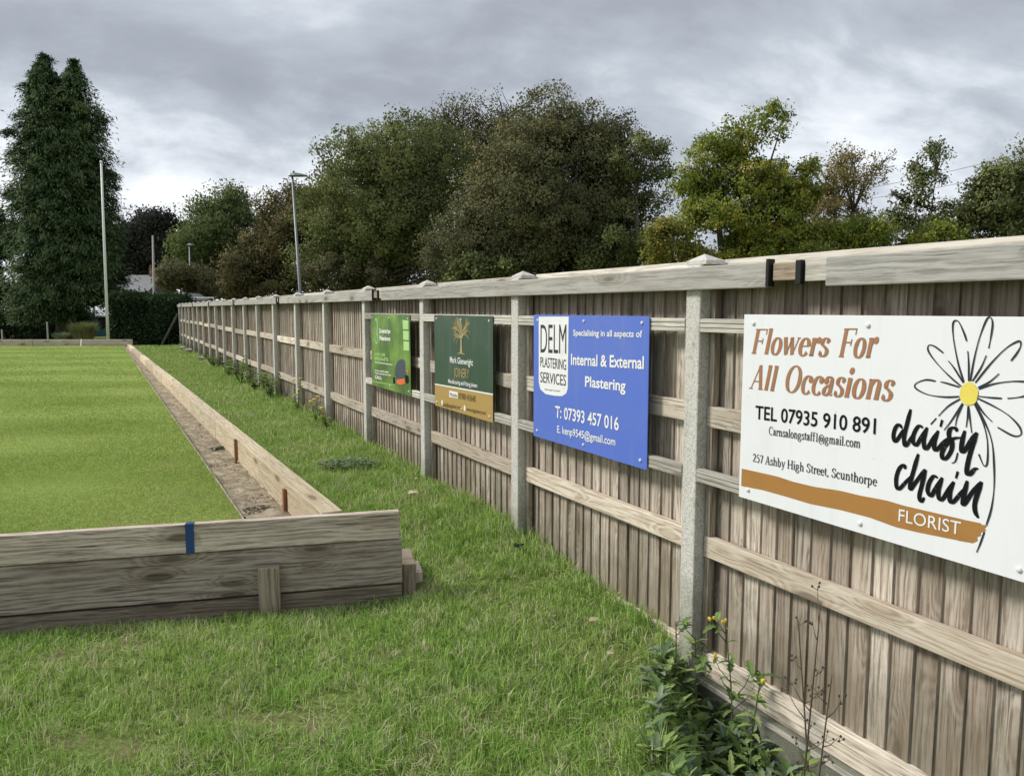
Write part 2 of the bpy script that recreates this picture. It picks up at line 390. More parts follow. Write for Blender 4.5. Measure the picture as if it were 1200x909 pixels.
M['lf_syc'] = mat_leaf('sycamore_leaf', [(.1, (0.096, 0.144, 0.036)), (.40, (0.192, 0.252, 0.054)), (.65, (0.324, 0.348, 0.066)), (.85, (0.552, 0.444, 0.084)), (1, (0.600, 0.372, 0.084))], .35)
M['lf_yellow'] = mat_leaf('yellowing_leaf', [(.1, (0.115, 0.138, 0.040)), (.5, (0.230, 0.230, 0.057)), (.9, (0.414, 0.322, 0.069))], .35)
M['lf_orange'] = mat_leaf('thin_autumn_leaf', [(.1, (.14, .14, .06)), (.5, (.27, .21, .08)), (.9, (.46, .31, .09))], .3)
M['lf_weed'] = mat_leaf('weed_leaf', [(.1, (.10, .17, .06)), (.5, (.20, .30, .10)), (.9, (.36, .45, .16))], .3)
M['lf_weed_blue'] = mat_leaf('thistle_leaf', [(.1, (.09, .14, .09)), (.5, (.16, .22, .135)), (.9, (.25, .31, .19))], .15)
M['lf_ornamental'] = mat_leaf('ornamental_grass', [(.1, (.09, .10, .05)), (.9, (.26, .25, .13))], .2)
M['lf_dry'] = mat_leaf('dry_leaf', [(.1, (.30, .24, .14)), (.9, (.62, .56, .40))], .2)
M['stem'] = mat_paint('plant_stem', (.10, .13, .05), .7, .1)
M['stem_dry'] = mat_paint('dry_stem', (.10, .075, .05), .8, .1)
M['petal'] = mat_paint('yellow_petal', (.75, .55, .06), .6, .05)
M['seed'] = mat_paint('seed_head', (.07, .05, .035), .9, .05)
N = NT('bark'); b = N.noise(N.mapv(N.pos(), (8, 8, 2)), 2.0, 5, .6)
M['bark'] = N.done(N.bsdf(N.ramp(b, [(.3, (.05, .042, .034)), (.7, (.16, .14, .115))]), .9, N.bump(b, .6, .02), .1))

# ------------------------------------------------------------------ camera, sky, sun
cam = bpy.data.cameras.new('camera'); co = bpy.data.objects.new('camera', cam); COL.objects.link(co)
co.location = (0, 0, H); co.rotation_euler = (R(90)-TH, 0, 0)
cam.sensor_width = 36; cam.lens = 36*FPX/1200; cam.clip_end = 3000; cam.clip_start = .05; S.camera = co
SUN_AZ, SUN_EL = R(-84), R(40)
w = bpy.data.worlds.new('World'); S.world = w; w.use_nodes = True; nt = w.node_tree; nt.nodes.clear()
class WN(NT):
    def __init__(s, t): s.t = t
N = WN(nt)
sky = N.n('ShaderNodeTexSky', sky_type='NISHITA', sun_disc=False, sun_elevation=SUN_EL, sun_rotation=SUN_AZ, dust_density=2.0)
dirv = N.n('ShaderNodeTexCoord').outputs['Generated']
sp = N.n('ShaderNodeSeparateXYZ', {0: dirv})
zz = N.math('MAXIMUM', sp.outputs[2], 0.0)
den = N.math('ADD', zz, .5)
pl = N.n('ShaderNodeCombineXYZ', {0: N.math('DIVIDE', sp.outputs[0], den), 1: N.math('DIVIDE', sp.outputs[1], den), 2: 0.0}).outputs[0]
warp = N.n('ShaderNodeTexNoise', {'Vector': pl, 'Scale': 1.1, 'Detail': 3.0, 'Roughness': .5})
plw = N.n('ShaderNodeVectorMath', {0: pl, 1: N.n('ShaderNodeVectorMath', {0: warp.outputs['Color'], 1: (.45, .45, 0)}, operation='MULTIPLY').outputs[0]}, operation='ADD').outputs[0]
rot = N.n('ShaderNodeMapping', {'Vector': plw, 'Rotation': (0, 0, R(-24)), 'Scale': (1.0, 1.1, 1), 'Location': (2.2, 5.4, 0)}).outputs[0]
n1 = N.noise(rot, 1.9, 9, .5)
n2 = N.noise(N.mapv(rot, (1.0, 1.3, 1), (7.3, 2.2, 0)), 4.0, 9, .6)
den2 = N.math('ADD', N.math('MULTIPLY', n1, .66), N.math('MULTIPLY', n2, .34))
# thin, bright cloud low over the trees; heavier, greyer cloud above
low = N.math('SUBTRACT', 1.0, N.ss(zz, .16, .31))
lowleft = N.math('MULTIPLY', low, N.math('SUBTRACT', 1.0, N.ss(sp.outputs[0], -.30, .1)))
calm = N.ss(zz, .20, .33)
den2 = N.math('ADD', N.math('MULTIPLY', den2, N.math('SUBTRACT', 1.0, N.math('MULTIPLY', calm, .35))), N.math('MULTIPLY', calm, .35*.47))
right = N.math('MULTIPLY', N.ss(sp.outputs[0], .0, .3), -.03)
den2 = N.math('ADD', den2, right)
thin = N.math('ADD', den2, N.math('ADD', N.math('MULTIPLY', low, .045), N.math('MULTIPLY', lowleft, .12)))
over = N.math('MULTIPLY', N.ss(zz, .45, .8), .12)
thin = N.math('ADD', thin, over)
cl = N.ramp(thin, [(.36, (.275, .30, .35)), (.47, (.355, .385, .44)), (.54, (.475, .515, .575)), (.60, (.70, .74, .795)), (.68, (.95, .97, 1.0))])
cl10 = N.mix(1.0, cl, (10.5, 10.5, 10.5), 'MULTIPLY')
mx = N.mix(.94, sky.outputs[0], cl10)
bg = N.n('ShaderNodeBackground', {'Color': mx, 'Strength': .1})
wo = N.n('ShaderNodeOutputWorld'); nt.links.new(bg.outputs[0], wo.inputs[0])
sl = bpy.data.lights.new('sun', 'SUN'); so = bpy.data.objects.new('sun', sl); COL.objects.link(so)
sl.energy = 3.0; sl.angle = R(13); sl.color = (1, .95, .87)
sd = Vector((math.sin(SUN_AZ)*math.cos(SUN_EL), math.cos(SUN_AZ)*math.cos(SUN_EL), math.sin(SUN_EL)))
so.rotation_euler = sd.to_track_quat('Z', 'Y').to_euler(); so.location = sd*30
S.view_settings.view_transform = 'Standard'; S.view_settings.look = 'None'; S.view_settings.gamma = 1; S.view_settings.exposure = .18
S.view_settings.use_curve_mapping = False

# ------------------------------------------------------------------ ground
def grid_mesh(name, xs, ys, fn, mat, kind='structure', smooth=True):
    X, Y = np.meshgrid(xs, ys, indexing='ij'); wx, wy, wz = fn(X, Y)
    V = np.stack([wx, wy, wz], -1).reshape(-1, 3); nx, ny = len(xs), len(ys)
    I = np.arange(nx*ny).reshape(nx, ny)
    q = np.stack([I[:-1, :-1], I[1:, :-1], I[1:, 1:], I[:-1, 1:]], -1).reshape(-1, 4)
    o = npmesh(name, V, np.full(len(q), 4), q.ravel(), mat, smooth=smooth); tag(o, kind=kind); return o
ps = np.concatenate([[-600, -200, -80, -40, -20, -10], np.arange(-6, 2.7, .06), [2.8, 3, 3.5, 5, 9, 20, 60, 200, 600]])
ts = np.concatenate([[-300, -60, -10, -3], np.arange(-1, 6, .07), np.arange(6, 14, .3), np.arange(14, 42, 1.5), [45, 60, 90, 150, 300, 900]])
def gfn(p_, t_):
    x = FX*t_+NX*p_; y = FY*t_+NY*p_; return x, y, zg(x, y)
grid_mesh('ground', ps, ts, gfn, M['earth'])

# ------------------------------------------------------------------ the bowling green, its ditch and its timber banks
ZG = .37
GA = R(28.2); GD = (-math.sin(GA), math.cos(GA))
BA = R(28.6); BD = Vector((-math.sin(BA), math.cos(BA), 0)); BN = Vector((math.cos(BA), math.sin(BA), 0))
def gedge(s): return (-1.722+GD[0]*s, 4.79+GD[1]*s)
g0 = gedge(-.52); gl = WR-WD*6.0+WN_*.055
gnear = WL+WN_*.055
farY = 27.95
sfar = (farY-4.79)/GD[1]; gf = gedge(sfar)
# a gridded slab: rows from the front wall to the far bank
def green_fn(a, b):
    # a 0..1 left to right, b 0..1 near to far
    fr = np.array([g0[0], g0[1]]); fl = np.array([gl.x, gl.y]); br_ = np.array([gf[0], gf[1]]); bl = np.array([-34., farY])
    x = (fl[0]*(1-a)+fr[0]*a)*(1-b)+(bl[0]*(1-a)+br_[0]*a)*b
    y = (fl[1]*(1-a)+fr[1]*a)*(1-b)+(bl[1]*(1-a)+br_[1]*a)*b
    return x, y, ZG+.006*np.sin(x*2.3)*np.sin(y*1.9)
grid_mesh('bowling_green', np.linspace(0, 1, 40), np.linspace(0, 1, 90)**1.6, green_fn, M['turf'])
# edging board that holds the turf along the ditch
root = empty('ditch_edging', (*gedge(0), .1), 'thin pale timber edging strip between the mown green and the soil ditch', 'edging')
e = MB(); s0 = -.5
while s0 < sfar-.2:
    s1 = min(s0+random.uniform(2.2, 2.6), sfar)
    e.box((*gedge(0), 0), (GD[0], GD[1], 0), (math.cos(GA), math.sin(GA), 0), (0, 0, 1), (s0, 0.002, .05), (s1-.004, .014, ZG+.002), grain=0)
    s0 = s1
e.build('edging_board', M['rail'], root, bevel=.003)
# ditch floor
def ditch_z(s): return np.interp(s, [-.5, 0, 1.2, 4], [.355, .35, .332, .32])
def ditch_fn(a, b):
    s = -.45+b*(sfar+.45+.05); x0 = -1.722+GD[0]*s+.02*math.cos(GA); y0 = 4.79+GD[1]*s+.02*math.sin(GA)
    # straight across to just inside the bank
    k = ((-1.023-x0)*BN.x+(4.15-y0)*BN.y+.03)/(BN.x*math.cos(GA)+BN.y*math.sin(GA))
    x = x0+math.cos(GA)*a*k; y = y0+math.sin(GA)*a*k
    rr = np.sin(x*17.3+y*5.1)*np.sin(y*13.7-x*3)+.6*np.sin(x*41+2)*np.sin(y*37)
    return x, y, ditch_z(s)+.012*rr+.008*np.sin(x*7-y*5)+.012*(1-sm(0, .25, a))*(.4+.6*np.sin(s*2.1)**2)
grid_mesh('ditch', np.linspace(0, 1, 22), np.linspace(0, 1, 420)**1.5, ditch_fn, M['soil'])

# side bank: pale sleepers, two courses, staked
B0 = Vector((-1.023, 4.15, 0))
slen = (farY-B0.y)/BD.y-.05
root = empty('side_retaining_wall', (B0.x, B0.y, .1), 'long pale cream timber bank running from the grey front planks along the ditch', 'retaining wall')
def btop(s): return float(np.interp(s, [0, 3.7, 27.5], [.56, .545, .41]))
s0 = .09; k = 0
while s0 < slen-.3:
    L = 2.4 if k else 1.9
    s1 = min(s0+L, slen); z0, z1 = btop(s0), btop(s1)
    m = MB()
    sl_ = (z1-z0)/(s1-s0); ax = Vector((BD.x, BD.y, sl_)).normalized()
    o = Vector((B0.x, B0.y, 0))+BD*s0+Vector((0, 0, z0))
    dj = random.uniform(-.006, .006)
    m.box(o, ax, BN, (0, 0, 1), (0, dj, -.20), (s1-s0-.008, .12+dj, 0), grain=0, jit=.001)
    m.box(o, ax, BN, (0, 0, 1), (0, dj+.01, -.52), (s1-s0-.008, .12, -.206), grain=0, jit=.001)
    m.build('timber_beam', M['sleeper'], root, bevel=.005)
    s0 = s1; k += 1
def bank_pt(u, v, z): x, y = onz(u, v, z); return x, y
for i, s in enumerate([1.0, 2.98]):
    o = Vector((B0.x, B0.y, 0))+BD*s; zt = btop(s)
    m = MB(); m.box(o, BD, BN, (0, 0, 1), (-.018, -.028, .2), (.022, -.009, zt+(.0 if i else -.045)), grain=2)
    m.build('steel_stake', M['rust'], root, bevel=.002)

# front bank: three courses of grey planks
root = empty('front_retaining_wall', (*WR[:2], .05), 'weathered grey plank bank across the near end of the bowling green', 'retaining wall')
def wplank(name, zt0, zb0, mat, left=-7.2, right=0, dy=0, th=.05):
    m = MB(); m.box((WR.x, WR.y, 0), WD, WN_, (0, 0, 1), (left, dy, zb0), (right, dy+th, zt0), rnd=random.random(), grain=0)
    return m.build(name, mat, root, bevel=.005)
wplank('top_plank', .56, .402, M['plank'])
wplank('middle_plank', .397, .14, M['plank'], right=.012, dy=.006)
wplank('bottom_plank', .128, -.08, M['plank_low'], right=.01, dy=.014)
def wt(u, v):        # position along the wall face
    x, y, w_ = ray(u, v); n = Vector((-WN_.x, -WN_.y)); d = WR.xy.dot(n)/(x*n.x+y*n.y)
    q = Vector((x*d, y*d)); return (q-WR.xy).dot(WD.xy), H+w_*d
a0, z_ = wt(303, 662); a1, _ = wt(328, 662)
m = MB(); m.box((WR.x, WR.y, 0), WD, WN_, (0, 0, 1), (a0, -.062, -.15), (a1, -.002, z_), rnd=.8, grain=2)
m.build('peg', M['plank_low'], root, bevel=.006)
a0, _ = wt(217, 620); a1, _ = wt(227, 620)
m = MB(); m.box((WR.x, WR.y, 0), WD, WN_, (0, 0, 1), (a0, -.0025, .402), (a1, -.0005, .5625), rnd=.5)
m.box((WR.x, WR.y, 0), WD, WN_, (0, 0, 1), (a0, -.0025, .5612), (a1, .04, .5632), rnd=.5)
m.build('blue_tape', M['tape'], root)
# offcuts standing behind the right end
x, y = WR.x+WD.x*.01+WN_.x*.04, WR.y+WD.y*.01+WN_.y*.04
root = empty('timber_offcut', (x, y, .1), 'short square timber block standing against the right end of the grey plank bank', 'timber block')
m = MB(); m.box((x, y, 0), WD, WN_, (0, 0, 1), (.006, .0, -.02), (.085, .30, .235), rnd=.3, grain=2)
m.build('block', M['plank_low'], root, bevel=.006)
root = empty('timber_offcut', (x+.1, y+.1, .1), 'low timber stub in the grass right of the taller block', 'timber block')
m = MB(); m.box((x, y, 0), WD, WN_, (0, 0, 1), (.09, .10, -.02), (.135, .30, .15), rnd=.9, grain=2)
m.build('block', M['rail'], root, bevel=.006)
# far bank
root = empty('far_retaining_wall', (-14, 28, .3), 'low grey timber bank along the far end of the bowling green', 'retaining wall')
xx = -13.85
for i in range(7):
    m = MB(); m.box((xx-3.6, 28, 0), (1, 0, 0), (0, 1, 0), (0, 0, 1), (0, 0, .1), (3.58, .12, .59), grain=0)
    m.build('timber_beam', M['plank'], root, bevel=.008); xx -= 3.6
x, y = aty(97, 399, 27.7)[:2]
m = MB(); m.tube([(x-.05, y, .61), (x+.06, y-.25, .375)], .016, 6)
tag(m.build('white_stick', M['ink_white']), 'short white stick leaning on the low bank at the far end of the green', 'stick')

# ------------------------------------------------------------------ fence
TF = Vector((FX, FY, 0)); TNv = Vector((NX, NY, 0)); UP = Vector((0, 0, 1))
SP = 1.795
def tpost(n):    # centre of post n, read from the photo (slightly uneven bays)
    tab = [2.80, 4.60, 6.40, 8.20, 10.04, 11.88, 13.72, 15.55, 17.3, 19.15, 20.98, 22.72, 24.55, 26.38, 28.2, 29.98, 31.8, 33.55, 35.3, 37.0, 38.6]
    return tab[n] if 0 <= n <= 20 else 2.80+1.81*n
fence = empty('timber_fence', W(2.8, 0, 0), 'long weathered closeboard fence with concrete posts carrying four signs', 'fence')
gz = lambda t: float(zg(*W(t, -.05, 0)[:2]))
pt = bpy.data.objects
def frame(n0): return W(0, 0, 0)
O0 = W(0, 0, 0)
for n in range(-2, 21):
    t = tpost(n); z0 = -.45 if n < 2 else gz(t)-.2
    m = MB(); lean = random.uniform(-.006, .006)
    m.box(O0, TF, TNv, UP, (t-.05, lean, z0), (t+.052, .13+lean, 1.902), grain=2, jit=.002)
    po = m.build('post', M['concrete'], fence, bevel=.008)
    m = MB(); c = [W(t+a, b, 1.903) for a, b in ((-.07, .01), (.07, .01), (.07, .12), (-.07, .12))]
    c2 = [p+Vector((0, 0, .018)) for p in c]; ap = W(t, .06, 1.953)
    m.face(c, rnd=.5)
    for i in range(4):
        j = (i+1) % 4; m.face([c[j], c[i], c2[i], c2[j]]); m.face([c2[j], c2[i], ap])
    m.build('post_cap', M['concrete'], po)
RZ = {}
for n in range(-2, 20):
    ta, tb = tpost(n)+.054, tpost(n+1)-.052       # bay between post n and n+1
    jz = random.uniform(-.012, .012)
    # feather-edge boards
    m = MB(); t = ta; jj = 0
    zb = .07 if n < 2 else gz((ta+tb)/2)-.08
    while t < tb-.02:
        wd = random.uniform(.089, .101); t1 = min(t+wd, tb)
        tilt = .011; r_ = random.random(); lz = random.uniform(-.012, .0)
        # near edge proud of its neighbour: local frame rotated a little about the vertical
        ang = tilt/wd; ax = (TF*math.cos(ang)+TNv*math.sin(ang)); ay = (TNv*math.cos(ang)-TF*math.sin(ang))
        m.box(W(t, .094+random.uniform(-.0015, .0015), 0), ax, ay, UP, (.0, 0, zb), (t1-t+.008, .012, 1.86+lz), rnd=r_, grain=2)
        t = t1-.002
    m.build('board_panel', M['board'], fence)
    # edge strip beside the post
    m = MB(); m.box(O0, TF, TNv, UP, (tb-.035, .055, zb), (tb-.002, .09, 1.86), grain=2); m.build('edge_strip', M['board'], fence, bevel=.002)
    for k, zc in enumerate((1.205, .585, 1.79)):
        if k == 2: z0, z1 = 1.70, 1.785
        a, b = zc+jz-.05+random.uniform(-.008, .008), zc+jz-.05+random.uniform(-.008, .008)
        hh = .098; m = MB()
        ax = (TF*(tb-ta)+UP*(b-a)).normalized()
        if k < 2:
            m.box(W(ta, 0, a), ax, TNv, UP, (0.002, .05, 0), (tb-ta-.002, .093, hh), grain=0, jit=.001)
            m.build('rail', M['rail'], fence, bevel=.004)
    if n < 8:
        # timber gravel board with a ledge, concrete gravel board below
        m = MB(); m.box(O0, TF, TNv, UP, (ta, .062, -.055), (tb, .112, .066), grain=0); m.build('gravel_board', M['rail'], fence, bevel=.004)
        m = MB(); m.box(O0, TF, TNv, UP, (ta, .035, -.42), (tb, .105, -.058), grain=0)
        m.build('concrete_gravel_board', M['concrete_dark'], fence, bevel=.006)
        m = MB(); m.box(O0, TF, TNv, UP, (ta, .028, -.085), (tb, .034, -.06), grain=0)
        m.build('ledge', M['backbd'], fence, bevel=.002)
# sign battens
def batten(t0, t1, zc):
    m = MB(); r_ = random.random()
    m.box(O0, TF, TNv, UP, (t0, .004, zc-.031), (t1, .032, zc+.031), rnd=r_, grain=0)
    for k in (-1, 0, 1):
        m.box(O0, TF, TNv, UP, (t0-.0, -.004, zc+k*.021-.0085), (t1+.0, .0036, zc+k*.021+.0085), rnd=r_+.02*k, grain=0)
    m.build('batten', M['backbd'], fence, bevel=.0015)
for n in (-1, 0, 1, 2):
    ta, tb = tpost(n)+.054, tpost(n+1)-.053
    for zc in (1.625, .93): batten(ta, tb, zc)
# capping: front fascia broken at each joint, back board
ft = [(2.32+5.43*k) for k in range(-1, 8)]
for k in range(len(ft)-1):
    a, b = ft[k], ft[k+1]-.29
    b = min(b, tpost(20)+.06)
    if a >= b: continue
    m = MB(); m.box(O0, TF, TNv, UP, (a, -.034, 1.785), (b, -.003, 1.888), rnd=.28+.09*(k % 3), grain=0, jit=.002); m.build('fascia', M['fascia'], fence, bevel=.006)
for k in range(-1, 7):
    j = 2.32+5.43*k      # fascia starts at j (far side); towards the viewer a joint
    if j > 38: break
    m = MB()
    m.box(O0, TF, TNv, UP, (j-.014, -.038, 1.79), (j+.002, -.003, 1.9)); m.box(O0, TF, TNv, UP, (j-.168, -.028, 1.795), (j-.142, -.003, 1.888))
    m.build('joint_bracket', M['black'], fence, bevel=.002)
    m = MB(); m.box(O0, TF, TNv, UP, (j-.14, -.022, 1.812), (j-.022, .02, 1.882), rnd=.95, grain=0); m.build('joint_block', M['plank_low'], fence, bevel=.003)
    m = MB(); m.box(O0, TF, TNv, UP, (j-.3, -.012, 1.806), (j-.175, .012, 1.89), rnd=.6, grain=0); m.build('joint_cover', M['backbd'], fence, bevel=.003)
for n in range(-2, 20):
    ta, tb = tpost(n)+.054, tpost(n+1)-.052
    m = MB(); m.box(O0, TF, TNv, UP, (ta-.0, .13, 1.79), (tb, .158, 1.928+random.uniform(-.003, .003)), grain=0); m.build('back_board', M['backbd'], fence, bevel=.004)
    m = MB(); m.box(O0, TF, TNv, UP, (ta, .0, 1.862), (tb, .128, 1.882), grain=0); m.build('top_rail', M['rail'], fence, bevel=.003)
# return of the fence beyond its far end
root = empty('short_post', aty(203, 395, 35.3)-Vector((0, 0, .3)), 'short grey post at the foot of the hedge by the end of the fence', 'post')
m = MB(); q = aty(203, 404, 35.3); m.box((q.x, q.y, 0), (1, 0, 0), (0, 1, 0), UP, (-.07, -.07, -.1), (.07, .07, .46)); m.build('shaft', M['concrete'], root, bevel=.01)

# ------------------------------------------------------------------ signs
def sp2(u, v): return onp(u, v, P-.01)
OFF = [0.0]
def sgn_mesh(polys, name, mat, root, lift=.0016, vary=True):
    """polys: list of lists of (t, z); a thin vinyl layer on the sign face"""
    m = MB()
    for i, pl_ in enumerate(polys):
        d = -.0135-lift-((i % 12)*.00008 if vary else 0)
        pts = [W(t, d, z) for t, z in pl_]
        # face the viewer's side (towards -N)
        n = Vector((0, 0, 0))
        for k in range(len(pts)):
            p, q = pts[k], pts[(k+1) % len(pts)]; n += p.cross(q)
        if n.dot(TNv) > 0: pts = pts[::-1]
        m.face(pts)
    return m.build(name, mat, root)
def text(body, L, Rr, T, name, mat, root, weight=0.0, px=True, shear=0, cap='H'):
    """L, Rr baseline ends and T a point at cap height over L, in survey pixels"""
    def mk(b):
        c = bpy.data.curves.new('lettering', 'FONT'); c.body = b; c.size = 1; c.offset = weight; c.shear = shear; c.resolution_u = 4
        o = bpy.data.objects.new('tmp', c); COL.objects.link(o)
        me = bpy.data.meshes.new_from_object(o.evaluated_get(bpy.context.evaluated_depsgraph_get()))
        COL.objects.unlink(o); bpy.data.objects.remove(o); bpy.data.curves.remove(c); return me
    me = mk(cap); ch = max(v.co.y for v in me.vertices); bpy.data.meshes.remove(me)
    me = mk(body); xs = [v.co.x for v in me.vertices]; x0, x1 = min(xs), max(xs)
    (tl, zl), (tr, zr), (tt, zt) = (sp2(*L), sp2(*Rr), sp2(*T)) if px else (L, Rr, T)
    hs = (zt-zl)/ch; rl = rootloc(root)
    for v in me.vertices:
        a = (v.co.x-x0)/(x1-x0); q = W(tl+(tr-tl)*a, -.0155, zl+(zr-zl)*a+v.co.y*hs); v.co = q-rl
    for p in me.polygons: pass
    me.materials.clear(); me.materials.append(mat); me.update()
    o = bpy.data.objects.new(name, me); COL.objects.link(o); o.parent = root; return o
def catmull(pts, n=8):
    if len(pts) < 3: return pts
    P_ = [pts[0]]+list(pts)+[pts[-1]]; out = []
    for i in range(1, len(P_)-2):
        p0, p1, p2, p3 = [np.array(q, float) for q in P_[i-1:i+3]]
        for k in range(n):
            t = k/n; out.append(tuple(.5*((2*p1)+(-p0+p2)*t+(2*p0-5*p1+4*p2-p3)*t*t+(-p0+3*p1-3*p2+p3)*t**3)))
    out.append(tuple(pts[-1])); return out
def ribbon(pts, wfn):
    """quads along a polyline with width wfn(i, n, dx, dy)"""
    n = len(pts); L_, R_ = [], []
    for i in range(n):
        a = pts[max(i-1, 0)]; b = pts[min(i+1, n-1)]; dx, dy = b[0]-a[0], b[1]-a[1]; l = math.hypot(dx, dy) or 1
        dx, dy = dx/l, dy/l; w_ = wfn(i, n, dx, dy)/2
        L_.append((pts[i][0]-dy*w_, pts[i][1]+dx*w_)); R_.append((pts[i][0]+dy*w_, pts[i][1]-dx*w_))
    return [[L_[i], L_[i+1], R_[i+1], R_[i]] for i in range(n-1)]
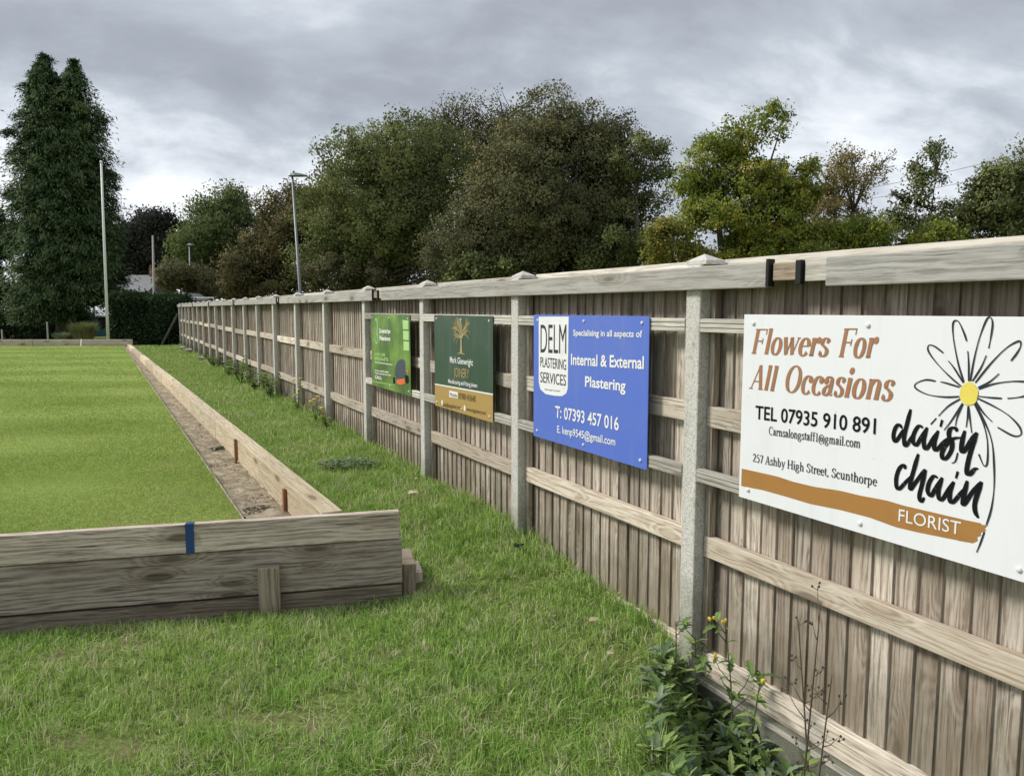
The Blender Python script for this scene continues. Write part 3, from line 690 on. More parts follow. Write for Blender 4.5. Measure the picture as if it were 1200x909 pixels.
# a drawn serif alphabet: strokes with a broad-nib width.  x-height .46, cap .68, descender -.2
def arc(cx, cy, rx, ry, a0, a1, n=14): return [(cx+rx*math.cos(R(a0+(a1-a0)*i/n)), cy+ry*math.sin(R(a0+(a1-a0)*i/n))) for i in range(n+1)]
def ln(*p): return list(p)
XH, CP = .46, .68
def srf(x, y, w_=.07): return ('h', [(x-w_, y), (x+w_, y)])
G = {
'F': (.56, [ln((.14, 0), (.14, CP)), ln((.06, CP-.012), (.54, CP-.012)), ('h', [(.53, CP), (.53, CP-.15)]), ln((.14, .35), (.42, .35)), ('h', [(.42, .43), (.42, .27)]), srf(.14, .012, .1), srf(.14, CP-.012, .1)]),
'H': (.72, [ln((.14, 0), (.14, CP)), ln((.58, 0), (.58, CP)), ln((.14, .35), (.58, .35)), srf(.14, .012, .1), srf(.14, CP-.012, .1), srf(.58, .012, .1), srf(.58, CP-.012, .1)]),
'A': (.64, [('t', [(.08, 0), (.33, CP)]), ln((.33, CP), (.52, 0)), ln((.16, .22), (.44, .22)), srf(.08, .012, .08), srf(.52, .012, .1)]),
'O': (.7, [arc(.34, .34, .25, .335, 90, 450, 30)]),
'C': (.64, [arc(.36, .34, .27, .335, 50, 310, 24), ('h', [(.55, .64), (.55, .48)])]),
'S': (.5, [catmull([(.42, .53), (.38, .63), (.26, .67), (.13, .60), (.12, .48), (.24, .38), (.38, .29), (.42, .16), (.34, .04), (.2, .01), (.09, .07), (.07, .17)], 5), ('h', [(.42, .64), (.42, .50)]), ('h', [(.07, .05), (.07, .2)])]),
'l': (.27, [ln((.13, 0), (.13, .7)), srf(.13, .012, .08), ('h', [(.04, .67), (.13, .69)])]),
'i': (.27, [ln((.13, 0), (.13, XH)), srf(.13, .012, .08), ('h', [(.04, .43), (.13, .45)]), ('d', [(.13, .62)])]),
'o': (.48, [arc(.23, .22, .16, .225, 90, 450, 24)]),
'c': (.42, [arc(.23, .22, .165, .225, 45, 320, 20), ('d', [(.33, .36)])]),
'e': (.42, [arc(.22, .22, .155, .225, 5, 325, 22), ln((.07, .245), (.37, .245))]),
'w': (.66, [ln((.06, XH), (.20, .01)), ('t', [(.20, .01), (.33, XH-.03)]), ln((.32, XH), (.45, .01)), ('t', [(.45, .01), (.60, XH)]), srf(.07, XH-.01, .07), srf(.33, XH-.01, .06), srf(.60, XH-.01, .06)]),
'r': (.36, [ln((.12, 0), (.12, XH)), catmull([(.13, .3), (.2, .42), (.29, .44)], 5), ('d', [(.30, .40)]), srf(.12, .012, .08), ('h', [(.03, .43), (.12, .45)])]),
's': (.37, [catmull([(.30, .35), (.26, .43), (.17, .45), (.09, .39), (.10, .30), (.19, .24), (.28, .17), (.30, .08), (.23, .01), (.13, .01), (.05, .1)], 5), ('h', [(.30, .43), (.30, .32)]), ('h', [(.05, .03), (.05, .14)])]),
'n': (.53, [ln((.12, 0), (.12, XH)), catmull([(.13, .32), (.22, .43), (.31, .44), (.385, .36), (.39, .25)], 5), ln((.39, .27), (.39, 0)), srf(.12, .012, .08), srf(.39, .012, .08), ('h', [(.03, .43), (.12, .45)])]),
'a': (.44, [catmull([(.09, .35), (.13, .43), (.21, .45), (.29, .40), (.30, .3)], 5), ln((.30, .32), (.30, .07)), ('h', [(.30, .06), (.34, .01), (.41, .04)]), catmull([(.29, .26), (.16, .22), (.08, .14), (.09, .04), (.17, .005), (.25, .05), (.30, .11)], 5), ('d', [(.10, .35)])]),
'g': (.48, [arc(.21, .29, .13, .155, 90, 450, 20), catmull([(.14, .16), (.09, .09), (.14, .03), (.3, .02), (.39, -.05), (.35, -.15), (.2, -.19), (.07, -.14), (.07, -.05), (.14, .02)], 5), ('h', [(.30, .40), (.40, .44)])]),
't': (.3, [ln((.13, .58), (.13, .08)), ('h', [(.13, .09), (.18, .01), (.28, .04)]), ('h', [(.03, XH-.01), (.26, XH-.01)])]),
'f': (.32, [ln((.13, 0), (.13, .56)), catmull([(.13, .52), (.16, .65), (.23, .69), (.31, .66)], 5), ('h', [(.03, XH-.01), (.28, XH-.01)]), srf(.13, .012, .08)]),
'1': (.42, [ln((.22, 0), (.22, .67)), ('h', [(.10, .58), (.22, .66)]), srf(.22, .012, .1)]),
'2': (.46, [catmull([(.08, .52), (.14, .64), (.25, .67), (.35, .58), (.34, .44), (.22, .24), (.06, .03)], 5), ln((.06, .03), (.40, .03)), ('h', [(.40, .03), (.42, .13)])]),
'5': (.46, [ln((.14, .64), (.38, .64)), ('t', [(.14, .64), (.11, .38)]), catmull([(.11, .38), (.25, .42), (.36, .33), (.37, .17), (.28, .03), (.15, .01), (.06, .07)], 5)]),
'7': (.46, [ln((.08, .64), (.40, .64)), ln((.40, .64), (.18, 0)), ('h', [(.08, .64), (.07, .52)])]),
'h': (.53, [ln((.12, 0), (.12, .7)), catmull([(.13, .32), (.22, .43), (.31, .44), (.385, .36), (.39, .25)], 5), ln((.39, .27), (.39, 0)), srf(.12, .012, .08), srf(.39, .012, .08), ('h', [(.03, .67), (.12, .69)])]),
'b': (.5, [ln((.11, 0), (.11, .7)), arc(.22, .22, .165, .225, 130, -130, 20), ('h', [(.03, .67), (.11, .69)])]),
'p': (.5, [ln((.11, -.2), (.11, XH)), arc(.22, .22, .165, .225, 130, -130, 20), srf(.11, -.19, .08), ('h', [(.03, .43), (.11, .45)])]),
'y': (.46, [ln((.07, XH), (.23, .02)), ('t', [(.40, XH), (.20, -.08), (.13, -.18), (.05, -.16)]), srf(.07, XH-.01, .06), srf(.40, XH-.01, .06)]),
'u': (.53, [ln((.12, XH), (.12, .15)), catmull([(.12, .18), (.16, .04), (.25, .01), (.34, .07), (.39, .14)], 5), ln((.39, XH), (.39, 0)), ('h', [(.03, .45), (.12, .45)]), ('h', [(.30, .45), (.39, .45)]), ('h', [(.39, .012), (.47, .02)])]),
'm': (.8, [ln((.12, 0), (.12, XH)), catmull([(.13, .32), (.22, .43), (.29, .44), (.37, .36), (.38, .25)], 5), ln((.38, .27), (.38, 0)), catmull([(.39, .32), (.48, .43), (.56, .44), (.64, .36), (.65, .25)], 5), ln((.65, .27), (.65, 0)), srf(.12, .012, .08), srf(.38, .012, .08), srf(.65, .012, .08)]),
'@': (.8, [arc(.38, .22, .32, .36, -60, 280, 26), arc(.37, .23, .12, .16, 90, 450, 18), ln((.50, .38), (.49, .1))]),
'.': (.22, [('d', [(.1, .04)])]), ',': (.22, [('d', [(.1, .04)]), ('h', [(.12, .03), (.06, -.1)])]), ' ': (.25, [])}
def serif(body, L, Rr, T, name, mat, root, thick=.1, thin=.035, shear=0.0):
    (tl, zl), (tr, zr), (tt, zt) = sp2(*L), sp2(*Rr), sp2(*T)
    polys = []; x = 0
    for ch in body:
        adv, strokes = G[ch]
        for s_ in strokes:
            kind = 'n'
            if isinstance(s_, tuple): kind, s_ = s_
            if kind == 'd':
                cx, cy = s_[0]; r = thick*.62; pl_ = [(cx+r*math.cos(R(a)), cy+r*math.sin(R(a))) for a in range(0, 360, 30)]; polys.append([(px_+x, py_) for px_, py_ in pl_]); continue
            if kind == 'h': f = lambda i, n, dx, dy: thin
            elif kind == 't': f = lambda i, n, dx, dy: thin*1.15
            else: f = lambda i, n, dx, dy: thin+(thick-thin)*abs(dy)**1.6
            for q in ribbon(s_, f): polys.append([(px_+x, py_) for px_, py_ in q])
        x += adv
    W_ = x-.1; hs = (zt-zl)/CP; out = []
    for pl_ in polys:
        q = []
        for px_, py_ in pl_:
            a = (px_-.05+py_*shear)/W_; q.append((tl+(tr-tl)*a, zl+(zr-zl)*a+py_*hs))
        out.append(q)
    return sgn_mesh(out, name, mat, root)
def brush(strokes, scale, off, name, mat, root, wfn):
    out = []
    for st_ in strokes:
        w0 = wfn
        pts = catmull([sp2(off[0]+a/scale, off[1]+b/scale) for a, b in st_], 6)
        out += ribbon(pts, w0)
    return sgn_mesh(out, name, mat, root)
def panel(root, t0, t1, z0, z1, mat, cols=3, name='panel'):
    m = MB(); m.box(O0, TF, TNv, UP, (t1, -.0135, z0), (t0, -.0095, z1), rnd=.5, grain=0); m.build(name, mat, root, bevel=.0008)
    for z in (z0+.038, z1-.034):
        for k in range(cols):
            t = t1+.055+(t0-t1-.11)*k/(cols-1)+random.uniform(-.004, .004); zz_ = z+random.uniform(-.004, .004)
            m = MB(); rings = [(.0095, 0), (.009, .004), (.006, .007), (.002, .0082)]
            c = [[W(t+r*math.cos(2*math.pi*i/12), -.0135-h, zz_+r*math.sin(2*math.pi*i/12)) for i in range(12)] for r, h in rings]
            for a, b in zip(c[:-1], c[1:]):
                for i in range(12): m.face([a[i], a[(i+1) % 12], b[(i+1) % 12], b[i]])
            m.face(c[-1]); m.build('screw', M['screw'], root, smooth=True)
SG = 'sign boards screwed to the fence'
# --- florist
r4 = empty('advertising_sign', W(1.85, -.01, .89), 'white florist sign with bronze lettering, a daisy drawing and an ochre stripe', 'sign', SG)
panel(r4, 2.458, 1.24, .893, 1.677, M['sign_white'])
serif('Flowers', (882, 414), (969, 417.5), (883, 385.5), 'lettering', M['ink_bronze'], r4, .14, .034, .26)
serif('For', (984, 418), (1024, 419), (985, 385), 'lettering', M['ink_bronze'], r4, .14, .034, .26)
serif('All', (880, 455), (908, 458), (880.5, 427), 'lettering', M['ink_bronze'], r4, .14, .034, .26)
serif('Occasions', (920, 459), (1044, 469.5), (921, 428), 'lettering', M['ink_bronze'], r4, .14, .034, .26)
text('TEL 07935 910 891', (886, 490.3), (1027, 508.3), (886, 474.8), 'lettering', M['ink_black'], r4, .012)
serif('Carnsalongstaff1@gmail.com', (902, 509), (1009, 524.5), (902, 499.5), 'lettering', M['ink_grey'], r4, .095, .05)
serif('257 Ashby High Street, Scunthorpe', (883.5, 540.5), (1028, 569), (883.5, 531), 'lettering', M['ink_grey'], r4, .095, .05)
up_ = [(870, 548.7), (885, 552), (912, 558), (930, 564), (955, 570), (985, 574.5), (1010, 580.5), (1040, 586), (1060, 592), (1090, 599), (1120, 606), (1140, 610.5), (1159, 614)]
lo_ = [(1156, 622), (1149, 627), (1147, 633), (1141, 636), (1110, 630), (1075, 623), (1050, 617), (1020, 606), (985, 597), (950, 590), (920, 581), (895, 574), (871, 569.4)]
UPp = [sp2(*q) for q in up_]; LOp = [sp2(*q) for q in lo_]
def strip(up, lo):
    lo = lo[::-1]; out = []
    ta = [p[0] for p in up]; tb_ = [p[0] for p in lo]
    ts_ = np.linspace(max(ta), max(min(ta), min(tb_)), 60)
    zu = np.interp(-ts_, [-x for x in ta], [p[1] for p in up]); zl = np.interp(-ts_, [-x for x in tb_], [p[1] for p in lo])
    out = [list(zip(ts_[:56], zu[:56]))+list(zip(ts_[:56], zl[:56]))[::-1]]
    return out
rag = [(1124, 607), (1140, 610.5), (1150, 612.5), (1152, 614.5), (1159, 614.5), (1155, 619), (1157, 621), (1150, 624), (1151, 627), (1146, 629), (1147, 633), (1141, 636), (1124, 633)]
sgn_mesh([[(p[0], p[1]) for p in q] for q in strip(UPp, LOp)]+[[sp2(*q) for q in rag]], 'stripe', M['ink_ochre'], r4, lift=.0006, vary=True)
text('FLORIST', (1054, 610), (1126.5, 626.3), (1054, 595.8), 'lettering', M['ink_white'], r4, .0)
bw = lambda i, n, dx, dy: (.0075+.0085*abs(dy)**1.5)*(min(1, .55+i*.12, .45+(n-1-i)*.12))
A1 = [  # lettering strokes
 [(170, 290), (130, 250), (90, 300), (75, 380), (95, 435), (140, 380), (185, 300)], [(262, 85), (225, 230), (190, 390), (200, 480), (240, 440), (290, 350)],
 [(395, 285), (350, 265), (300, 340), (285, 430), (320, 475), (375, 390), (440, 280)], [(440, 280), (405, 400), (410, 500), (440, 505), (500, 410), (560, 320)],
 [(560, 315), (520, 430), (520, 520), (550, 520), (610, 450), (680, 385)], [(603, 200), (583, 275)],
 [(765, 325), (740, 285), (690, 300), (675, 370), (710, 440), (700, 530), (650, 610), (610, 620), (600, 560), (640, 480), (720, 405), (815, 390)],
 [(848, 315), (815, 450), (815, 545), (855, 520), (920, 410), (975, 335)], [(980, 335), (930, 480), (885, 640), (868, 770), (900, 790), (950, 735), (995, 725)]]
A1 = [[(a, b) for a, b in s_] for s_ in A1]
brush(A1, 9.2308, (1040, 470), 'lettering', M['ink_black'], r4, bw)
A2 = [[(205, 270), (185, 225), (135, 270), (105, 370), (110, 465), (135, 485), (190, 430), (260, 350)],
 [(345, 105), (300, 260), (262, 400), (258, 490), (310, 420), (400, 300), (425, 275)], [(425, 275), (385, 430), (355, 560), (375, 620), (410, 575)],
 [(555, 365), (510, 345), (460, 420), (445, 510), (480, 560), (530, 480), (600, 360)], [(605, 360), (565, 480), (565, 580), (600, 600), (660, 510), (725, 405)],
 [(730, 405), (690, 500), (685, 610), (715, 630), (780, 560), (850, 470)], [(772, 295), (750, 370)],
 [(875, 395), (845, 520), (825, 640), (850, 640), (920, 530), (1020, 405)], [(1030, 405), (990, 520), (955, 640), (960, 730), (995, 798)]]
brush(A2, 9.2308, (1040, 520), 'lettering', M['ink_black'], r4, bw)
# daisy: outline petals (survey in a 3.03x enlargement)
pet = [[(290, 283), (240, 268), (222, 264)], [(205, 262), (170, 257), (135, 270), (135, 288), (180, 310), (240, 318), (290, 316)],
 [(303, 268), (270, 215), (250, 190)], [(232, 162), (200, 138), (180, 135), (180, 158), (215, 205), (260, 250), (296, 280)],
 [(305, 265), (285, 200), (268, 110), (267, 55), (285, 50), (305, 90), (315, 120)], [(322, 262), (322, 200), (319, 155)],
 [(328, 262), (340, 190), (360, 110), (385, 45), (400, 36), (407, 60), (400, 110), (393, 145)], [(335, 262), (365, 215), (385, 170)],
 [(345, 268), (400, 200), (455, 145), (500, 120), (507, 135), (495, 160), (472, 190)], [(355, 285), (395, 265), (430, 235)],
 [(358, 290), (410, 272), (470, 263), (530, 265), (556, 280), (545, 305), (505, 318), (460, 323)], [(440, 323), (400, 320), (356, 315)],
 [(352, 322), (410, 350), (460, 380), (500, 420), (508, 450), (480, 455), (425, 425)], [(348, 335), (375, 375), (405, 405)],
 [(342, 342), (370, 400), (388, 470), (388, 550), (375, 560), (358, 520)], [(345, 340), (385, 420), (405, 480), (412, 560), (412, 640), (402, 715), (385, 770)],
 [(378, 795), (362, 840), (350, 868)], [(292, 325), (250, 350), (215, 385)], [(207, 393), (187, 415)], [(300, 340), (262, 400), (235, 435)], [(302, 342), (283, 385), (275, 420)],
 [(320, 350), (318, 390), (313, 425)], [(321, 350), (327, 400), (333, 445)], [(283, 515), (275, 545), (262, 552)]]
for q in pet: brush([q], 3.03, (1030, 360), 'petal_line', M['ink_grey'], r4, lambda i, n, dx, dy: .0046+.0014*math.sin(i*.45))
c0 = sp2(1136.6, 461.3); rx = abs(sp2(1147.5, 461)[0]-c0[0]); rz = abs(sp2(1136.6, 475)[1]-c0[1])
sgn_mesh([[(c0[0]+rx*(1+.04*math.sin(k*5))*math.cos(R(k*12)), c0[1]+rz*(1+.04*math.cos(k*7))*math.sin(R(k*12))) for k in range(30)]], 'daisy_centre', M['ink_yellow'], r4, lift=.0026)
# --- plasterer
r3 = empty('advertising_sign', W(3.71, -.01, .88), 'blue plastering services sign with a white tab at its left', 'sign', SG)
panel(r3, 4.315, 3.112, .885, 1.664, M['sign_blue'])
tabp = [(632, 371), (667, 371), (666, 455), (664, 461), (659, 464), (650, 463.5), (640, 461.5), (634, 456), (632, 448)]
sgn_mesh([[sp2(*q) for q in tabp]], 'white_tab', M['ink_white'], r3, lift=.0006)
text('DELM', (634.2, 413), (664.3, 414.5), (634.2, 380.5), 'lettering', M['ink_delm'], r3, -.004)
text('PLASTERING', (634, 429.5), (664.2, 433.5), (634, 418), 'lettering', M['ink_delm'], r3, .0)
text('SERVICES', (634, 447.5), (664, 452), (634, 435.5), 'lettering', M['ink_delm'], r3, .0)
text("We'll make it smooth", (639, 457), (657, 459), (639, 455), 'lettering', M['ink_delm'], r3)
text('Specialising in all aspects of', (672.5, 393), (753.5, 395), (672.5, 386.2), 'lettering', M['ink_white'], r3, .02)
text('Internal & External', (670, 427), (755.5, 432), (670, 414.3), 'lettering', M['ink_white'], r3, .022)
text('Plastering', (686.5, 452.5), (734, 458), (686.5, 440.5), 'lettering', M['ink_white'], r3, .022)
text('T: 07393 457 016', (651.5, 488.5), (726, 504), (651.5, 475.2), 'lettering', M['ink_white'], r3, .016)
text('E. kenp9545@gmail.com', (653.8, 506.5), (722, 522), (653.8, 498.2), 'lettering', M['ink_white'], r3, .012)
# --- joiner
r2 = empty('advertising_sign', W(5.48, -.01, .88), 'dark green joinery sign with a golden tree over a gold lower band', 'sign', SG)
panel(r2, 6.055, 4.918, .888, 1.65, M['sign_green'])
zb1, zb2 = sp2(512, 451)[1], sp2(579, 463)[1]
sgn_mesh([[(6.054, zb1), (4.919, zb2), (4.919, .8885), (6.054, .8885)]], 'gold_band', M['sign_gold'], r2, lift=.0005)
sgn_mesh([[(6.054, zb1+.010), (4.919, zb2+.010), (4.919, zb2), (6.054, zb1)]], 'white_line', M['ink_white'], r2, lift=.0006)
def branchy(p, ang, L_, w_, dep, out):
    q = (p[0]+L_*math.cos(ang), p[1]+L_*math.sin(ang)); mid = ((p[0]+q[0])/2+L_*.06*math.sin(ang), (p[1]+q[1])/2)
    out += ribbon([p, mid, q], lambda i, n, dx, dy: w_*(1-.15*i))
    if dep:
        for k in range(3 if dep > 2 else 2): branchy(q if k else mid, ang+random.uniform(-.75, .75), L_*random.uniform(.68, .85), w_*.62, dep-1, out)
bt, bz = sp2(541, 414.5); out = []
tree2 = []
for px_ in (0,):
    out += ribbon([(0, 0), (0, .07), (.0, .125)], lambda i, n, dx, dy: [.045, .026, .024][i]); out += ribbon([(-.075, -.003), (0, .008), (.075, -.003)], lambda i, n, dx, dy: [.002, .014, .002][i])
    for a in (1.0, 1.35, 1.75, 2.2, .65, 2.6): branchy((0, .115), a, .075 if .9 < a < 2.3 else .055, .012, 4, out)
out = [[(bt-x_, bz+z_) for x_, z_ in q] for q in out]
sgn_mesh([q for q in out if max(z for _, z in q) < 1.635], 'tree_emblem', M['ink_gold'], r2)
text('Mark Glenwright', (528, 424.5), (555, 428.5), (528, 417.5), 'lettering', M['ink_white'], r2, .01)
text('JOINERY', (532.5, 441), (550.5, 443.5), (532.5, 430.5), 'lettering', M['ink_gold'], r2, .0)
text('Manufacturing and Fitting Joiners', (526, 448.3), (560, 454), (526, 443.8), 'lettering', M['ink_white'], r2, .012)
sgn_mesh([[sp2(527, 457.5), sp2(537, 459.5), sp2(537, 466.5), sp2(527, 465)]], 'white_patch', M['ink_white'], r2, lift=.0007)
text('Mobile', (528, 464), (536.5, 465.6), (528, 459.7), 'lettering', M['ink_darkgold'], r2, .0)
text('07988 443640', (538, 467), (558, 471), (538, 460), 'lettering', M['ink_darkgold'], r2, .012)
text('info@mgjoinery.net', (520, 476), (541, 479.5), (520, 471.5), 'lettering', M['ink_darkgold'], r2, .008)
text('www.mgjoinery.net', (547, 481), (570, 486), (547, 476.5), 'lettering', M['ink_darkgold'], r2, .008)
for u, v in ((518.6, 471.5), (545, 478)): 
    t_, z_ = sp2(u, v); sgn_mesh([[(t_+.016*math.cos(R(k*30)), z_+.024*math.sin(R(k*30))) for k in range(12)]], 'round_icon', M['ink_white'], r2, lift=.0008)
# --- garden mower
r1 = empty('advertising_sign', W(7.27, -.01, .88), 'bright green lawn care sign picturing an orange and grey mower', 'sign', SG)
panel(r1, 7.875, 6.662, .902, 1.647, M['sign_meadow'])
for k in range(3): sgn_mesh([[sp2(472.3+k*.5, 375+k*12.3), sp2(479+k*.4, 375.3+k*12.5), sp2(479.2+k*.3, 386+k*12.5), sp2(472.6+k*.4, 385.7+k*12.3)]], 'lime_box', M['ink_lime'], r1, lift=.0007)
t_, z_ = sp2(441.5, 388); sgn_mesh(ribbon(arc(t_, z_, .055, .125, 60, 330, 20), lambda i, n, dx, dy: .022)+ribbon([(t_-.05, z_-.03), (t_-.01, z_-.03), (t_-.01, z_+.03)], lambda i, n, dx, dy: .02), 'round_logo', M['ink_mint'], r1)
text('Greenstripe', (445, 390), (458, 390.5), (445, 384.8), 'lettering', M['ink_white'], r1, .03)
text('Meadows', (445.5, 398.3), (458, 399.3), (445.5, 393.2), 'lettering', M['ink_white'], r1, .03)
text('LAWN CARE', (439.5, 416.3), (452, 417.5), (439.5, 413), 'lettering', M['ink_lime'], r1, .03)
text('SPECIALISTS', (439.5, 421.3), (455.5, 423), (439.5, 418), 'lettering', M['ink_lime'], r1, .03)
text('Lawn treatments and seasonal care', (440, 424.8), (460.5, 428), (440, 423), 'lettering', M['ink_white'], r1, .03)
text('Mowing, scarifying, edging', (440, 434.5), (456, 436.7), (440, 432.7), 'lettering', M['ink_white'], r1, .03)
text('Hedges, weeds and moss control', (440, 437.5), (459, 440.5), (440, 435.7), 'lettering', M['ink_white'], r1, .03)
text('CALL', (440, 443.2), (448, 444.5), (440, 439.5), 'lettering', M['ink_white'], r1, .03)
text('www.greenstripemeadows.co.uk', (440, 447.6), (463, 452), (440, 446), 'lettering', M['ink_lime'], r1, .03)
def sq(pts, off=(436, 410), s=16.22): return [sp2(off[0]+a/s, off[1]+b/s) for a, b in pts]
sgn_mesh([sq([(405, 520), (440, 510), (450, 640), (410, 640)])], 'mower_wheel', M['ink_black'], r1, lift=.0007)
sgn_mesh([sq([(640, 470), (700, 490), (710, 610), (670, 650), (640, 600)])], 'mower_wheel', M['ink_black'], r1, lift=.0007)
sgn_mesh([sq([(450, 330), (490, 220), (540, 180), (600, 170), (640, 230), (640, 540), (470, 560), (445, 480)])], 'mower_body', M['ink_slate'], r1, lift=.0017)
sgn_mesh([sq([(480, 560), (630, 540), (640, 640), (550, 665), (480, 640)]), sq([(650, 380), (700, 385), (705, 440), (690, 455), (680, 410), (655, 410)])], 'mower_box', M['ink_orange'], r1, lift=.0028)

# ------------------------------------------------------------------ leaves and trees
def quads_leaf(C, size, rnd, mat, name, parent, upbias=.35, elong=1.0, dirs=None, aspect=.62, face=None):
    n = len(C); d = RS.normal(size=(n, 3))
    if dirs is not None: d = d*.55+dirs
    d /= np.linalg.norm(d, axis=1, keepdims=True)+1e-9
    nn = RS.normal(size=(n, 3)); nn[:, 2] += upbias*2
    if face is not None: nn = nn*.55+face

    s_ = np.cross(d, nn); s_ /= np.linalg.norm(s_, axis=1, keepdims=True)+1e-9
    sz = (size*(.65+.7*RS.rand(n)))[:, None]
    L = d*sz*elong; Wd = s_*sz*aspect*.5
    nrm = np.cross(s_, d)
    V = np.stack([C-L*.5, C+Wd-L*.05+nrm*sz*.06, C+L*.5, C-Wd-L*.05+nrm*sz*.06], 1).reshape(-1, 3)
    I = np.arange(n*4)
    o = npmesh(name, V, np.full(n, 4), I, mat, {'rnd': np.repeat(rnd, 4)}, parent)
    if face is not None:
        cn = np.repeat(face/(np.linalg.norm(face, axis=1, keepdims=True)+1e-9), 4, 0)*1.1
        at = o.data.attributes.new('cn', 'FLOAT_VECTOR', 'POINT'); at.data.foreach_set('vector', cn.astype(np.float32).ravel())
    return o
def clumps_in(blobs, n, shell=.55, seed=0):
    """cluster centres on many overlapping sub-masses, so the crown has lit lumps and deep gaps"""
    rs = np.random.RandomState(seed); B = np.array(blobs); vol = (B[:, 3]*B[:, 4]*B[:, 5])**.7; vol /= vol.sum()
    ns = max(16, int(n/15)); k = rs.choice(len(B), ns, p=vol); d = rs.normal(size=(ns, 3)); d /= np.linalg.norm(d, axis=1, keepdims=True)
    r = .25+.72*rs.rand(ns)**.55; sc = B[k, :3]+d*B[k, 3:6]*r[:, None]
    sr = np.minimum(B[k, 3], B[k, 5])*(.24+.20*rs.rand(ns))
    j = rs.choice(ns, n, p=sr**1.6/np.sum(sr**1.6)); e = rs.normal(size=(n, 3)); e /= np.linalg.norm(e, axis=1, keepdims=True)
    rr = np.where(rs.rand(n) < .75, .75+.35*rs.rand(n), rs.rand(n)); C = sc[j]+e*sr[j][:, None]*rr[:, None]*np.array([1.1, 1.1, .85])
    D = e*.7+d[j]*.6; D /= np.linalg.norm(D, axis=1, keepdims=True)
    return C, D
def blobs_px(px, dist, depth=1.0):
    """(u, v, ru, rv[, dd]) ellipses surveyed in the photo, given real size at their distance"""
    out = []
    for b in px:
        dd = dist+(b[4] if len(b) > 4 else 0); c = aty(b[0], b[1], dd); rx_ = b[2]/FPX*dd*1.06; rz_ = b[3]/FPX*dd*1.06
        out.append((c.x, c.y, c.z, rx_, max(.5, min(rx_, rz_)*depth), rz_))
    return out
def tree(name, label, px, dist, base_u, mat, ncl, nlf, leaf, clr, seed, trunk_r=.18, shell=.55, limbs=14, twigs=0, group=None, depth=.9, twig_r=.012, crown='crown', cut=.05, multi=1):
    rs = np.random.RandomState(seed); B = blobs_px(px, dist, depth)
    bx = aty(base_u, 362, dist).x; root = empty(name, (bx, dist, 0), label, 'tree', group)
    C, D = clumps_in(B, ncl, shell, seed); okc = C[:, 2] > cut+.3; C = C[okc]; D = D[okc]
    ctr = np.mean([b[:3] for b in B], 0); top = max(b[2]+b[5] for b in B)
    # trunk and limbs
    m = MB(); m2 = MB(); hub = Vector((bx*.4+ctr[0]*.6, dist, max(1.2, ctr[2]*.75)))
    tk = []
    for q in range(multi):
        ox = (q-(multi-1)/2)*trunk_r*2.2; tops = Vector((hub.x+ox*2.5, dist+rs.uniform(-.2, .2), top*.72))
        pts = [Vector((bx+ox, dist, -.2)), Vector((bx+ox*1.5+rs.uniform(-.1, .1), dist, hub.z*.5)), Vector((hub.x+ox*2, hub.y, hub.z)), tops]
        rr = [trunk_r*1.2, trunk_r*.9, trunk_r*.65, trunk_r*.2]
        cp = catmull([tuple(p) for p in pts], 4); cr = np.interp(np.linspace(0, 3, len(cp)), [0, 1, 2, 3], rr); m.tube(cp, list(cr), 8); tk += [Vector(c) for c in cp[3:]]
    m.build('trunk', M['bark'], root, smooth=True)
    li = rs.choice(len(C), min(limbs, len(C)), replace=False); nodes = list(tk)
    for i in li:
        e_ = Vector(C[i]); st_ = min(tk, key=lambda q: (q-e_).length+max(0, q.z-e_.z)*1.5+.0); L = (e_-st_).length
        mid = st_.lerp(e_, .5)+Vector((rs.uniform(-.1, .1)*L, rs.uniform(-.1, .1)*L, L*.08))
        r0 = trunk_r*.38*min(1, .4+L/4); cp = catmull([tuple(st_), tuple(mid), tuple(e_)], 5)
        m2.tube(cp, list(np.linspace(r0, r0*.18, len(cp))), 5, cap=False); nodes += [Vector(c) for c in cp[3:]]
    if twigs:
        na = np.array([tuple(q) for q in nodes])
        for i in rs.choice(len(C), min(twigs, len(C)), replace=False):
            e_ = C[i]; j = np.argmin(((na-e_)**2).sum(1)+np.maximum(0, na[:, 2]-e_[2])**2*2); st_ = Vector(na[j]); e_ = Vector(e_)+ (Vector(C[i])-Vector(ctr)).normalized()*clr*.6
            L = (e_-st_).length
            if L > 4: continue
            mid = st_.lerp(e_, .5)+Vector((rs.uniform(-.08, .08)*L, rs.uniform(-.08, .08)*L, rs.uniform(0, .1)*L))
            m2.tube([st_, mid, e_], [twig_r*1.4, twig_r, twig_r*.35], 4, cap=False)
    if m2.f: m2.build('branches', M['bark'], root)
    n = len(C)*nlf; k = np.repeat(np.arange(len(C)), nlf)
    off = rs.normal(size=(n, 3)); off = off/np.linalg.norm(off, axis=1, keepdims=True)*(rs.rand(n, 1)**.5)*1.7*clr*np.array([1, 1, .75]); Lp = C[k]+off*(.5+.9*rs.rand(len(C)))[k][:, None]
    ok = Lp[:, 2] > cut; Lp = Lp[ok]; k2 = k[ok]
    crn = rs.rand(len(C)); rnd = np.clip(crn[k2]*.6+rs.rand(len(Lp))*.4, 0, 1)
    quads_leaf(Lp, leaf, rnd, mat, crown, root, .5, face=D[k2])
    return root
TG = 'trees beyond the fence'
